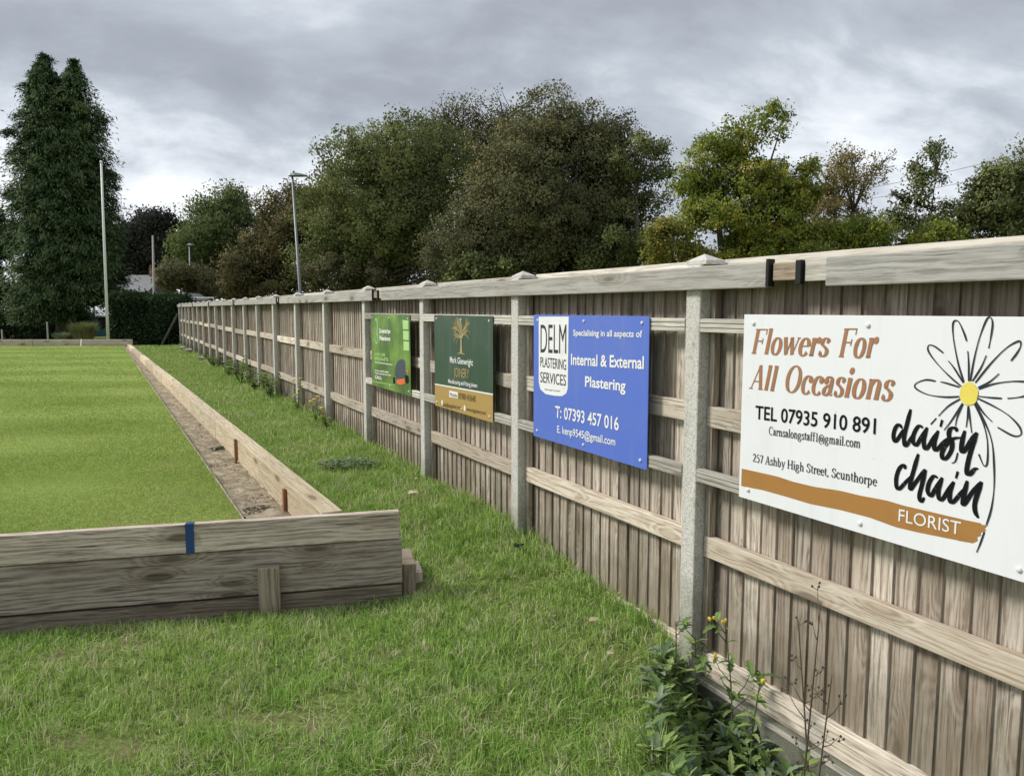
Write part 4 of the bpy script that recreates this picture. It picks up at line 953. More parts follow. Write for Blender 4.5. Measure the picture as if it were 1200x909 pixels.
# big cypress, two leaders
def cypress():
    d = 38.; root = empty('cypress_tree', (aty(75, 390, d).x, d, 0), 'tall dark cypress with two pointed tops beyond the far end of the green', 'tree')
    rs = np.random.RandomState(5); cl = []
    axes = [(52, 66, 98, 78, 1.0), (90, 72, 398, 76, 1.0)]
    rows = [(64, 3, 50), (74, 6, 50), (90, 15, 53), (115, 27, 57), (135, 35, 60), (160, 46, 63), (200, 55, 68), (250, 62, 72), (300, 62, 73), (345, 60, 68), (374, 42, 56)]
    vv = [r[0] for r in rows]; hw = [r[1] for r in rows]; uc = [r[2] for r in rows]
    rows2 = [(70, 3, 87), (82, 7, 87), (98, 18, 88), (125, 27, 91), (150, 32, 93), (200, 38, 94), (260, 44, 96), (320, 46, 98), (352, 34, 100)]
    cls = []
    for rws, cnt in ((rows, 2300), (rows2, 1300)):
        v_ = [r[0] for r in rws]; h_ = [r[1] for r in rws]; c_ = [r[2] for r in rws]
        for i in range(int(cnt*1.35)):
            inner = .6 if rs.rand() < .3 else 1.0
            v = v_[0]+(v_[-1]-v_[0])*rs.rand()**.72; hw_ = np.interp(v, v_, h_)/FPX*d*(.80+.16*((v*.055+math.sin(v*.02)) % 1.0)); u = np.interp(v, v_, c_)
            a = rs.uniform(0, 2*math.pi); c = aty(u, v, d)
            rr = hw_*(.86+.16*math.sin(v*.19+a*3)*math.sin(a*5+v*.05)+.09*math.sin(v*.9+a*2)+(rs.uniform(-.26, .14)))*inner
            cls.append((c.x+math.cos(a)*rr, c.y+math.sin(a)*rr*.9, c.z+rs.uniform(-.1, .1), math.cos(a), math.sin(a), min(1.0, .22+hw_/1.6)))
    for q in rs.choice(len(cls), 330):        # tufts that break the outline
        c = cls[q]; up = rs.uniform(-.1, .5); L = rs.uniform(.25, .55)*(.45+.55*c[5])
        for g in range(5):
            f = (g+1)/5; cls.append((c[0]+c[3]*L*f, c[1]+c[4]*L*f, c[2]+L*(up*f-.35*f*f), c[3], c[4], min(c[5], .45)))
    cls = np.array(cls); m = MB(); bx, by = aty(75, 390, d).x, d
    m.tube([(bx, by, -.2), (bx, by, 4), (bx-.5, by, 9), (aty(51, 80, d).x, by, 12.6)], [.4, .3, .16, .02], 8); m.tube([(bx+.1, by, .5), (bx+.5, by, 7), (aty(89, 85, d).x, by, 12.4)], [.3, .2, .03], 7)
    for q in rs.choice(len(cls), 160, replace=False):
        c = cls[q]
        if c[2] > 9.5: continue
        m.tube([(bx+(c[0]-bx)*.1, by, c[2]-.5), (c[0], c[1], c[2])], [.05, .01], 4, cap=False)
    m.build('trunk', M['bark'], root, smooth=True)
    nl = 34; k = np.repeat(np.arange(len(cls)), nl); s_ = rs.rand(len(k), 1)
    dirs = np.stack([cls[k, 3], cls[k, 4], np.full(len(k), .15)], 1)
    fk = cls[k, 5:6]; Lp = cls[k, :3]+dirs*(s_-.6)*1.0*fk+rs.normal(size=(len(k), 3))*np.array([.14, .14, .12])*(.4+.6*fk)-np.array([0, 0, 1])*(s_**2)*.28
    dd = dirs.copy(); dd[:, 2] = -.75
    crn = rs.rand(len(cls)); rnd = np.clip(crn[k]*.4+s_[:, 0]*.45+rs.rand(len(k))*.15, 0, 1)
    quads_leaf(Lp, .125, rnd, M['lf_conifer'], 'crown', root, .4, 1.6, dd, .42, face=dirs*np.array([1, 1, 3.]))
cypress()
tree('evergreen_tree', 'dark evergreen cut off by the left edge of the photo beside the tall cypress', [(-14, 300, 30, 60), (-16, 350, 34, 50), (-6, 262, 18, 34)], 44, -14, M['lf_dark'], 500, 60, 0.156, .35, 21, .3)
tree('beech_tree', 'almost black dense tree behind the tall cypress and the utility pole', [(158, 292, 32, 44), (196, 300, 28, 50), (180, 280, 40, 32), (120, 310, 30, 50), (168, 318, 46, 30)], 66, 175, M['lf_purple'], 1250, 60, 0.218, .55, 22, .4, twigs=150, twig_r=.02)
tree('round_tree', 'rounded green tree with a domed crown between the utility pole and the tall street lamp', [(268, 275, 46, 44), (245, 310, 32, 44), (296, 290, 32, 46), (265, 320, 50, 30)], 56, 268, M['lf_green'], 1100, 63, 0.187, .5, 23, .4)
tree('small_tree', 'low olive green bushy tree below the copper coloured one at the end of the fence', [(212, 325, 22, 22), (235, 330, 22, 20)], 50, 215, M['lf_olive'], 350, 54, 0.156, .35, 24, .2)
tree('autumn_tree', 'rusty brown and olive tree behind the tall street lamp', [(315, 300, 38, 50), (360, 285, 44, 60), (350, 248, 34, 36), (300, 325, 46, 30), (385, 240, 34, 40), (330, 255, 24, 26)], 48, 330, M['lf_rust'], 1200, 60, 0.156, .42, 25, .3)
tree('bushy_tree', 'broad mid green tree just right of the tall street lamp, highest on its left slope', [(455, 235, 84, 84), (412, 262, 62, 80), (480, 188, 62, 50), (505, 280, 84, 70), (395, 300, 50, 50), (380, 245, 30, 50), (440, 310, 70, 40)], 36, 460, M['lf_mid'], 2600, 63, 0.121, .34, 26, .35, twigs=200)
tree('bare_topped_tree', 'thin topped tree with fine twigs between the mid green tree and the big brownish one', [(560, 180, 70, 62), (540, 140, 42, 22), (600, 150, 44, 36), (500, 150, 30, 26)], 42, 560, M['lf_olive'], 1100, 20, 0.125, .35, 27, .3, shell=.7, limbs=40, twigs=700, twig_r=.02)
tree('broad_tree', 'big dense brownish olive tree in the middle, the widest of the row', [(655, 215, 82, 92), (668, 165, 62, 52), (610, 260, 62, 66), (715, 250, 62, 70), (560, 290, 60, 50), (650, 290, 90, 50)], 29, 665, M['lf_brown'], 3300, 63, 0.098, .27, 28, .35, limbs=30, twigs=250)
tree('side_branches_tree', 'loose dark green tree whose leafy branches reach right over the gap of sky', [(748, 200, 34, 40), (755, 240, 30, 50), (772, 172, 14, 18), (735, 280, 40, 40)], 27, 735, M['lf_mid'], 300, 51, 0.094, .22, 29, .15, shell=.5, limbs=22, twigs=220, twig_r=.014)
tree('sycamore_tree', 'bright green and yellow tree with open leafy top shoots behind the blue sign', [(868, 225, 66, 52), (850, 270, 70, 46), (905, 250, 56, 60), (880, 180, 44, 42), (822, 178, 34, 40), (845, 200, 42, 40), (832, 220, 46, 38), (806, 250, 30, 40), (908, 140, 18, 24), (935, 215, 24, 34)], 17, 870, M['lf_syc'], 1350, 39, 0.066, .13, 30, .10, shell=.45, limbs=40, twigs=420, twig_r=.007, multi=3)
tree('yellow_shrub', 'yellowing shrubby tree above the fence left of the bright green tree', [(788, 285, 26, 34), (770, 305, 30, 22), (815, 290, 30, 30)], 16.2, 790, M['lf_yellow'], 190, 39, 0.062, .13, 31, .05, multi=3, limbs=16, twigs=80, twig_r=.006)
tree('thin_autumn_tree', 'sparse orange brown tree with bare twigs right of the bright green tree', [(985, 235, 50, 54), (1000, 212, 38, 38), (975, 270, 46, 38), (1012, 272, 36, 32), (948, 230, 24, 40)], 19, 965, M['lf_orange'], 900, 15, 0.058, .12, 32, .09, shell=.6, limbs=60, twigs=520, twig_r=.009, multi=3)
tree('slender_tree', 'slim green tree with one airy pointed top above the white sign', [(1085, 225, 26, 38), (1090, 192, 18, 22), (1075, 262, 44, 36), (1105, 250, 24, 30), (1052, 258, 24, 32), (1040, 285, 40, 28), (1100, 285, 50, 24)], 18, 1078, M['lf_mid'], 640, 23, 0.066, .12, 33, .07, shell=.5, limbs=36, twigs=260, twig_r=.007, multi=2)
tree('dark_tree', 'dense dark green tree at the right edge above the white sign', [(1190, 240, 50, 46), (1215, 205, 50, 36), (1155, 262, 30, 28), (1230, 260, 60, 40)], 17.5, 1195, M['lf_mid'], 1050, 39, 0.066, .14, 34, .09, limbs=30, twigs=250, twig_r=.007)
tree('undergrowth_tree', 'low olive shrubby growth just above the fence, stretching right from the tall lamp', [(385, 325, 34, 20), (430, 328, 44, 20), (490, 326, 50, 22), (540, 322, 40, 22)], 34, 390, M['lf_olive'], 520, 39, 0.109, .25, 35, .08)
tree('undergrowth_tree', 'low green shrub above the fence between the bright green tree and the slim one', [(960, 292, 60, 30), (1040, 285, 50, 26), (900, 300, 60, 28), (830, 305, 50, 24), (1110, 285, 40, 20)], 16.6, 960, M['lf_syc'], 720, 39, 0.066, .14, 36, .06, multi=2)

tree('undergrowth_tree', 'dark green shrubs filling the space under the big brownish tree', [(560, 320, 60, 24), (640, 318, 70, 24), (720, 305, 60, 26), (770, 300, 40, 24)], 27.5, 640, M['lf_mid'], 520, 30, .12, .25, 37, .1, multi=3)
# dark hedge at the end of the green
def hedge(name, label, x0, x1, y0, y1, z0, z1, mat, n, nl, leaf, seed, cat='hedge'):
    rs = np.random.RandomState(seed); root = empty(name, ((x0+x1)/2, (y0+y1)/2, z0), label, cat)
    u = rs.rand(n); v = rs.rand(n); top = z1-.25*rs.rand(n)**2*(z1-z0)*.5
    X = x0+(x1-x0)*u; fac = rs.rand(n); Y = np.where(fac < .6, y0+rs.rand(n)*.25, y0+(y1-y0)*rs.rand(n)); Z = np.where(fac < .6, z0+(z1-z0)*v, top)
    Z = Z+.12*np.sin(X*1.7+seed)+.07*np.sin(X*5.1); Y = Y+.12*np.sin(X*2.3)*np.cos(Z*3)
    C = np.stack([X, Y, np.maximum(Z, z0+.05)], 1); k = np.repeat(np.arange(n), nl)
    Lp = C[k]+rs.normal(size=(len(k), 3))*.13; Lp = Lp[Lp[:, 2] > z0]
    quads_leaf(Lp, leaf, np.clip(rs.rand(len(Lp))*.5+.25, 0, 1), mat, 'foliage', root, .4)
    m = MB()
    for i in range(int((x1-x0)/1.0)+1):
        xs_ = x0+.4+i; 
        if xs_ < x1: m.tube([(xs_, (y0+y1)/2, z0-.2), (xs_+.1, (y0+y1)/2, z1-.3)], [.07, .03], 6)
    m.build('stems', M['bark'], root)
    # dense inner twigs so the sky does not show through
    return root
a = aty(134, 400, 34.5); b = aty(207, 400, 34.5)
hedge('hedge', 'dark clipped hedge between the flagpole and the far end of the fence', a.x, b.x-.1, 34.4, 36.6, .0, aty(150, 350, 34.5).z, M['lf_dark'], 1700, 34, .13, 51)
a = aty(-60, 400, 40.5); b = aty(84, 400, 40.5)
hedge('hedge', 'low dark hedge under the tall cypress at the left', a.x, b.x, 40.5, 42.5, .0, 1.35, M['lf_dark'], 900, 30, .14, 52)
# ornamental grass clump and little shrub in front of the cypress
def tussock(name, label, c, h, w_, n, mat, seed, cat='plant'):
    rs = np.random.RandomState(seed); root = empty(name, c, label, cat); V = []; F = []; L = []; rn = []
    for i in range(n):
        a = rs.uniform(0, 2*math.pi); r = w_*rs.rand()**.5; hh = h*rs.uniform(.6, 1); x, y = c[0]+math.cos(a)*r*.3, c[1]+math.sin(a)*r*.3
        tx, ty = c[0]+math.cos(a)*r, c[1]+math.sin(a)*r; s_ = Vector((-math.sin(a), math.cos(a), 0))*.02
        k = len(V); V += [Vector((x, y, c[2]))-s_, Vector((x, y, c[2]))+s_, Vector(((x+tx)/2, (y+ty)/2, c[2]+hh*.7))+s_*.8, Vector(((x+tx)/2, (y+ty)/2, c[2]+hh*.7))-s_*.8, Vector((tx, ty, c[2]+hh))]
        F += [4, 3]; L += [k, k+1, k+2, k+3, k+3, k+2, k+4]; rn += [rs.rand()]*5
    npmesh('blades', [tuple(v) for v in V], np.array(F), np.array(L), mat, {'rnd': rn}, root)
q = aty(98, 398, 31); tussock('ornamental_grass', 'pale tufted grass clump behind the far bank left of the flagpole', (q.x, 31, .25), 1.0, .75, 900, M['lf_ornamental'], 61)
q = aty(72, 398, 33); tussock('ornamental_grass', 'small dull tuft behind the far bank further left of the pale clump', (q.x, 33, .2), .55, .5, 300, M['lf_weed_blue'], 62)

# flagpole, lamps, poles
q = aty(126.5, 398, 30)
r = empty('flagpole', (q.x, 30, .2), 'tall plain white flagpole standing in front of the cypress', 'flagpole'); tp_ = aty(118.5, 191, 30)
m = MB(); m.tube([(q.x, 30, .1), (q.x+(tp_.x-q.x)*.55, 30, 4), (tp_.x, 30, tp_.z)], [.06, .05, .035], 10); m.build('pole', M['white_pole'], r, smooth=True)
m = MB(); m.tube([(tp_.x, 30, tp_.z), (tp_.x, 30, tp_.z+.05), (tp_.x, 30, tp_.z+.09)], [.05, .055, .02], 8); m.build('finial', M['white_pole'], r)
m = MB(); m.tube([(q.x+.07, 29.95, 1.3), (q.x+.02+(tp_.x-q.x)*.97+.05, 29.95, tp_.z-.1)], .006, 4); m.build('halyard', M['white_pole'], r)
def lamp(u0, v0, u1, v1, d, label, head_right=1, r0=.07, name='street_lamp', head=.55):
    a = aty(u0, v0, d); b = aty(u1, v1, d); k = (a.z+.1)/(a.z-b.z) if False else None
    sl_ = (b.x-a.x)/(b.z-a.z); bx = a.x-sl_*a.z
    r = empty(name, (bx, d, 0), label, 'street lamp' if head else 'pole', 'street lamps' if head else None)
    m = MB(); m.tube([(bx, d, -.1), (bx+sl_*1.4, d, 1.4), (bx+sl_*1.5, d, 1.5), (b.x, d, b.z)], [r0*1.5, r0*1.5, r0, r0*.6], 10); m.build('column', M['steel'] if head else M['grey_pole'], r, smooth=True)
    if head:
        s_ = head_right; o = Vector((b.x, d, b.z))
        m = MB(); prof = [(-.12, .03, .05), (-.05, .07, .09), (.1, .09, .13), (head*.6, .06, .13), (head, .015, .06)]
        rings = []
        for x_, h_, w2 in prof:
            rings.append([o+Vector((x_*s_, yy*w2, zz_)) for yy, zz_ in ((-1, 0), (-.7, h_), (.7, h_), (1, 0), (.6, -.03), (-.6, -.03))])
        for a_, b_ in zip(rings[:-1], rings[1:]):
            for i in range(6): m.face([a_[i], a_[(i+1) % 6], b_[(i+1) % 6], b_[i]])
        m.face(rings[0]); m.face(rings[-1][::-1]); m.build('lamp_head', M['steel'], r)
        m = MB(); m.tube([o+Vector((0.05*s_, 0, .09)), o+Vector((.05*s_, 0, .15))], .035, 8); m.build('photocell', M['black'], r)
    return r
lamp(352, 345, 342.5, 206, 26, 'tall leaning grey street lamp rising behind the fence, the biggest of the lamps', 1, .058, head=.5)
lamp(223.5, 348, 222, 287, 52, 'slim street lamp left of the domed green tree', 1, .07, head=.35)
lamp(192, 343, 191.2, 310, 70, 'smallest street lamp, just right of the utility pole', 1, .07, head=.3)
lamp(180.5, 342, 179, 276, 48, 'plain grey utility pole in front of the near black tree', 1, .09, 'utility_pole', 0)
lamp(556, 332, 556, 293, 30, 'thin grey post showing above the fence in front of the big brownish tree', 1, .035, 'thin_post', 0)
# power lines at the right
for i, (p0, p1) in enumerate([((940, 232), (1240, 168)), ((985, 236), (1240, 186))]):
    a = aty(*p0, 60); b = aty(*p1, 45); m = MB()
    m.tube([a.lerp(b, k/10)-Vector((0, 0, .35*4*(k/10)*(1-k/10))) for k in range(11)], .016, 4)
    tag(m.build('power_line', M['cable']), ['upper overhead wire crossing the sky at the right', 'lower overhead wire crossing the sky at the right'][i], 'wire', 'overhead wires')
# goal-like frame
r = empty('metal_frame', (aty(238, 355, 42).x, 42, 0), 'thin pale metal frame just above the far part of the fence', 'frame')
a, b = aty(228, 349, 42), aty(250, 349, 42); m = MB()
for q in (a, b): m.tube([(q.x, 42, -.1), (q.x, 42, a.z)], .035, 6)
m.build('uprights', M['white_pole'], r); m = MB(); m.tube([(a.x-.03, 42, a.z), (b.x+.03, 42, a.z)], .035, 6); m.build('crossbar', M['white_pole'], r)
# leaning brace, short stakes by the far bank
a, b = aty(187, 403, 33.9), aty(208, 368, 33.9); m = MB(); m.tube([(a.x, 33.9, -.05), (b.x, 33.9, b.z)], .05, 6)
tag(m.build('leaning_post', M['bark']), 'dark leaning timber brace in front of the hedge', 'post')
for u, top, lab in ((2, 386, 'left'), (55, 377, 'middle')):
    a = aty(u, top, 30); m = MB(); m.tube([(a.x, 30, .2), (a.x, 30, a.z)], .03, 6)
    tag(m.build('short_stake', M['grey_pole']), {'left': 'low grey stake behind the far bank at the left edge', 'middle': 'thin grey stake behind the far bank under the cypress'}[lab], 'stake')

# shed, houses, greenhouse
def gable(root, x0, x1, y0, y1, z0, ze, zr, wallm, roofm, over=.15):
    m = MB(); xm = (x0+x1)/2
    m.box((0, 0, 0), (1, 0, 0), (0, 1, 0), UP, (x0, y0, z0), (x1, y1, ze))
    for yy in (y0, y1): m.face([(x0, yy, ze), (x1, yy, ze), (x1, (y0+y1)/2, ze)][:0] or [(x0, yy, ze+.001), (x1, yy, ze+.001), ((x0+x1)/2, yy, ze+.002)])
    m.build('wall', wallm, root)
    ym = (y0+y1)/2; m = MB(); L = x1-x0+2*over; sl_ = math.hypot(ym-y0+over, zr-ze)
    for sgn_, ya in ((-1, y0-over), (1, y1+over)):
        m.face([(x0-over, ya, ze), (x1+over, ya, ze), (x1+over, ym, zr), (x0-over, ym, zr)][::-sgn_ if sgn_ > 0 else 1], [(0, 0), (L, 0), (L, sl_), (0, sl_)])
        m.face([(x0-over, ya, ze-.08), (x1+over, ya, ze-.08), (x1+over, ya, ze), (x0-over, ya, ze)])
    m.face([(x0, y0, ze), (x0, y1, ze), (x0, ym, zr-.06)]); m.face([(x1, y0, ze), (x1, y1, ze), (x1, ym, zr-.06)])
    return m.build('roof', roofm, root)
a, b = aty(92, 396, 47), aty(134, 363, 47)
r = empty('shed', ((a.x+b.x)/2, 48, 0), 'small teal painted shed with a pale roof under the tall cypress', 'shed')
gable(r, a.x, b.x, 47, 49.5, -.1, b.z-.35, b.z, M['teal'], M['shedroof'])
m = MB(); m.box((0, 0, 0), (1, 0, 0), (0, 1, 0), UP, (b.x-1.0, 46.97, .5), (b.x-.35, 46.995, 1.3)); m.build('window', M['glass'], r, bevel=.005)
m = MB(); m.box((0, 0, 0), (1, 0, 0), (0, 1, 0), UP, (a.x+.3, 46.96, .0), (a.x+1.0, 46.99, 1.45)); m.build('door', M['teal'], r, bevel=.01)
a = aty(60, 396, 46); b = aty(78, 372, 46)
r = empty('shed', ((a.x+b.x)/2, 47, 0), 'dark green low shed half hidden under the cypress left of the teal one', 'shed')
gable(r, a.x, b.x, 46, 48, -.1, b.z-.3, b.z, M['teal'], M['plank'])
a, b = aty(136, 350, 60), aty(170, 326, 60)
r = empty('house', ((a.x+b.x)/2, 65, 0), 'grey tiled house roof showing above the dark hedge', 'house')
rf = gable(r, a.x, b.x, 60, 65, -.1, aty(140, 342, 60).z, b.z+.35, M['render'], M['rooftile'], .3)
m = MB(); m.box((0, 0, 0), (1, 0, 0), (0, 1, 0), UP, (b.x-.7, 62.2, b.z-.3), (b.x-.2, 62.8, b.z+.95)); m.build('chimney', M['brickred'], rf)
for k in range(2):
    m = MB(); m.box((0, 0, 0), (1, 0, 0), (0, 1, 0), UP, (a.x+.3+k*1.2, 59.95, 1.4), (a.x+1.1+k*1.2, 59.99, 2.5)); m.build('window', M['glass'], r)
# outbuilding whose gable faces the viewer
a, b = aty(196, 352, 45), aty(222, 344, 45); r = empty('outbuilding', ((a.x+b.x)/2, 46, 0), 'low pale gabled outbuilding roof just beyond the far end of the fence', 'shed')
m = MB(); xm = (a.x+b.x)/2
for yy in (45, 48): m.face([(a.x, yy, -.1), (b.x, yy, -.1), (b.x, yy, a.z), (xm, yy, b.z), (a.x, yy, a.z)])
for xx_ in (a.x, b.x): m.face([(xx_, 45, -.1), (xx_, 48, -.1), (xx_, 48, a.z), (xx_, 45, a.z)])
m.build('wall', M['plank'], r)
m = MB()
for s_ in (-1, 1):
    m.tube([(xm, 44.8, b.z+.06), (xm+s_*(b.x-a.x)*.56, 44.8, a.z-.02)], .05, 4)
m.build('bargeboard', M['render'], r); m = MB()
for s_ in (-1, 1):
    e_ = xm+s_*(b.x-a.x)*.56; m.face([(xm, 44.8, b.z+.06), (e_, 44.8, a.z), (e_, 48.1, a.z), (xm, 48.1, b.z+.06)], [(0, 0), (1.5, 0), (1.5, 3), (0, 3)])
m.build('roof', M['rooftile'], r)

# ------------------------------------------------------------------ grass
def blades(name, X, Y, Z, hgt, wid, mat, label, lean=.5, seed=1):
    rs = np.random.RandomState(seed); n = len(X); az = rs.uniform(0, 2*np.pi, n); ln_ = rs.rand(n)**1.1*lean*hgt*1.5
    # tufts lean together a little
    cl = np.floor(X*22+.35*np.sin(Y*31)).astype(int)*7919+np.floor(Y*22+.35*np.sin(X*29)).astype(int)*104729
    hs = np.random.RandomState(9).rand(9973)[np.abs(cl) % 9973]
    az = np.where(rs.rand(n) < .55, hs*6.283+az*.22, az)
    if lean < 1.19: hgt = hgt*(.7+.75*np.random.RandomState(8).rand(9973)[np.abs(cl+17) % 9973])
    fx, fy = np.cos(az), np.sin(az); wa = rs.uniform(0, np.pi*2, n); sx_, sy_ = np.cos(wa)*wid*.5, np.sin(wa)*wid*.5
    V = np.zeros((n, 5, 3), np.float32)
    h2 = hgt*(1-.35*(ln_/(hgt+1e-6)).clip(0, 1))
    V[:, 0] = np.stack([X-sx_, Y-sy_, Z-.01], 1); V[:, 1] = np.stack([X+sx_, Y+sy_, Z-.01], 1)
    mx_, my_ = X+fx*ln_*.35, Y+fy*ln_*.35
    V[:, 2] = np.stack([mx_+sx_*.8, my_+sy_*.8, Z+h2*.6], 1); V[:, 3] = np.stack([mx_-sx_*.8, my_-sy_*.8, Z+h2*.6], 1)
    V[:, 4] = np.stack([X+fx*ln_, Y+fy*ln_, Z+h2], 1)
    b = np.arange(n)[:, None]*5; L = np.concatenate([b+0, b+1, b+2, b+3, b+3, b+2, b+4], 1).ravel()
    fs = np.tile([4, 3], n); r = np.repeat(rs.rand(n), 5); hg = np.tile([0, 0, .6, .6, 1.], n)
    o = npmesh(name, V.reshape(-1, 3), fs, L, mat, {'rnd': r, 'hgt': hg}); tag(o, label, 'grass', kind='stuff'); return o
def inview(x, y, m=.25): return (np.abs(x)/np.maximum(y, .1) < .667+m/np.maximum(y, .3)*1.5)
def rough_pts(n, y0, y1, rs):
    y = rs.uniform(y0, y1, n); x = rs.uniform(-1, 1, n)*(y*.69+.4); t, p = tp(x, y)
    wall = ((x-WR.x)*WN_.x+(y-WR.y)*WN_.y); along = ((x-WR.x)*WD.x+(y-WR.y)*WD.y)
    bank = (x-B0.x)*BN.x+(y-B0.y)*BN.y
    ok = (p < np.where(t > 2.9, P+.07, edge_t(t)+.05)) & ((wall < -.005) | (bank > .135)) & ~((wall > -.01) & (along < .01) & (bank < .14))
    ok &= ~((wall > -.01) & (wall < .36) & (along < .16) & (along > -.02))
    ok &= (y < 37)
    return x[ok], y[ok], t[ok], p[ok]
rs = np.random.RandomState(77); XX, YY, HH, WW = [], [], [], []
for y0, y1, dens, h, wd in ((2.3, 3.4, 15000, .062, .0042), (3.4, 4.6, 11000, .062, .0046), (4.6, 7, 6500, .062, .0055), (7, 12, 2600, .06, .007), (12, 22, 900, .06, .012), (22, 37, 400, .065, .02)):
    area = (y1-y0)*2*((y0+y1)/2*.69+.4); x, y, t, p = rough_pts(int(area*dens), y0, y1, rs)
    lump = .5+.5*np.sin(x*3.7+1)*np.sin(y*4.1)+.4*np.sin(x*11+y*3)*np.sin(y*9.7)
    worn = np.exp(-(((x+.95)/.22)**2+((y-2.95)/.09)**2))+np.exp(-(((x+.75)/.12)**2+((y-3.1)/.05)**2))+.6*np.exp(-(((x+1.6)/.2)**2+((y-2.75)/.08)**2))
    thin_ = .45*sm(.45, 1.1, np.sin(x*2.9+.7)*np.sin(y*3.7+1)+.5*np.sin(x*7.1)*np.sin(y*6.3+2))
    keep = rs.rand(len(x)) < np.clip(.75+.35*lump-worn*1.6-thin_*1.25, .05, 1); x, y, t, p, lump = x[keep], y[keep], t[keep], p[keep], lump[keep]
    big_ = np.clip(.5+.5*np.sin(x*1.9+2.2)*np.sin(y*2.6-.4)+.3*np.sin(x*5.3+y*2.2), 0, 1.3)
    hh = h*(.40+.75*rs.rand(len(x)))*(.60+.35*np.clip(lump, 0, 1.5)+.35*big_)
    # longer fringe against the fence and along the bank
    fr = np.exp(-np.abs(np.where(t > 2.9, P, edge_t(t))-p)/.13); wall = ((x-WR.x)*WN_.x+(y-WR.y)*WN_.y)
    hh *= (1+.9*fr)*(1-.45*np.exp(-np.abs(wall)/.12)*(wall < 0))
    XX.append(x); YY.append(y); HH.append(hh); WW.append(wd*(.6+.8*rs.rand(len(x))))
X, Y, HH, WW = map(np.concatenate, (XX, YY, HH, WW))
blades('rough_grass', X, Y, zg(X, Y), HH, WW, M['blade'], 'rough uneven grass in front of the plank bank and along the fence', 1.1, 3)
# mown turf
XX, YY, WW = [], [], []
for y0, y1, dens, wd in ((3.6, 6, 16000, .003), (6, 9, 6000, .005), (9, 14, 1800, .009), (14, 28, 260, .02)):
    area = (y1-y0)*2*((y0+y1)/2*.69+.4)*.5; n = int(area*dens*1.5); y = rs.uniform(y0, y1, n); x = -rs.rand(n)*(y*1.035+.45); kp = rs.rand(n) < 1-sm(.72, 1.0, -x/(y*1.035+.45)); x = x[kp]; y = y[kp]
    wall = ((x-WR.x)*WN_.x+(y-WR.y)*WN_.y); ge = (x+1.722)*math.cos(GA)+(y-4.79)*math.sin(GA)
    ok = (wall > .06) & (ge < -.0) & (y < farY-.02); XX.append(x[ok]); YY.append(y[ok]); WW.append(np.full(ok.sum(), wd))
X, Y, WW = map(np.concatenate, (XX, YY, WW)); hh = .016*(.6+.8*rs.rand(len(X)))*(1+.6*np.exp(-np.abs((X+1.722)*math.cos(GA)+(Y-4.79)*math.sin(GA))/.05))
blades('mown_grass', X, Y, np.full(len(X), ZG), hh, WW, M['blade_mown'], 'short mown turf of the bowling green', 1.2, 4)
# straw lying in the grass
n = 15000; y = 2.35+rs.rand(n)**1.4*4; x = rs.uniform(-1, 1, n)*(y*.69+.2); t, p = tp(x, y); wall = ((x-WR.x)*WN_.x+(y-WR.y)*WN_.y)
pn = np.sin(x*2.9+.7)*np.sin(y*3.7+1)+.5*np.sin(x*7.1)*np.sin(y*6.3+2)
ok = (p < edge_t(t)-.03) & (p < P-.05) & ((wall < -.03) | (((x-B0.x)*BN.x+(y-B0.y)*BN.y > .2) & ((x-WR.x)*WD.x+(y-WR.y)*WD.y > .15))) & (pn > .15+rs.rand(n)*.7-.3); x, y = x[ok], y[ok]
n = len(x); a = rs.uniform(0, 2*np.pi, n); L = rs.uniform(.006, .026, n); z = zg(x, y)+rs.uniform(.012, .042, n)
dx, dy = np.cos(a)*L, np.sin(a)*L; sx_, sy_ = -np.sin(a)*.0011, np.cos(a)*.0011; dz = rs.uniform(-.012, .012, n)
V = np.stack([np.stack([x-dx-sx_, y-dy-sy_, z-dz], 1), np.stack([x+dx-sx_, y+dy-sy_, z+dz], 1), np.stack([x+dx+sx_, y+dy+sy_, z+dz], 1), np.stack([x-dx+sx_, y-dy+sy_, z-dz], 1)], 1).reshape(-1, 3)
tag(npmesh('cut_straw', V, np.full(n, 4), np.arange(n*4), M['lf_dry'], {'rnd': np.repeat(rs.rand(n), 4)}), 'pale dry clippings lying in the rough grass', 'clippings', kind='stuff')

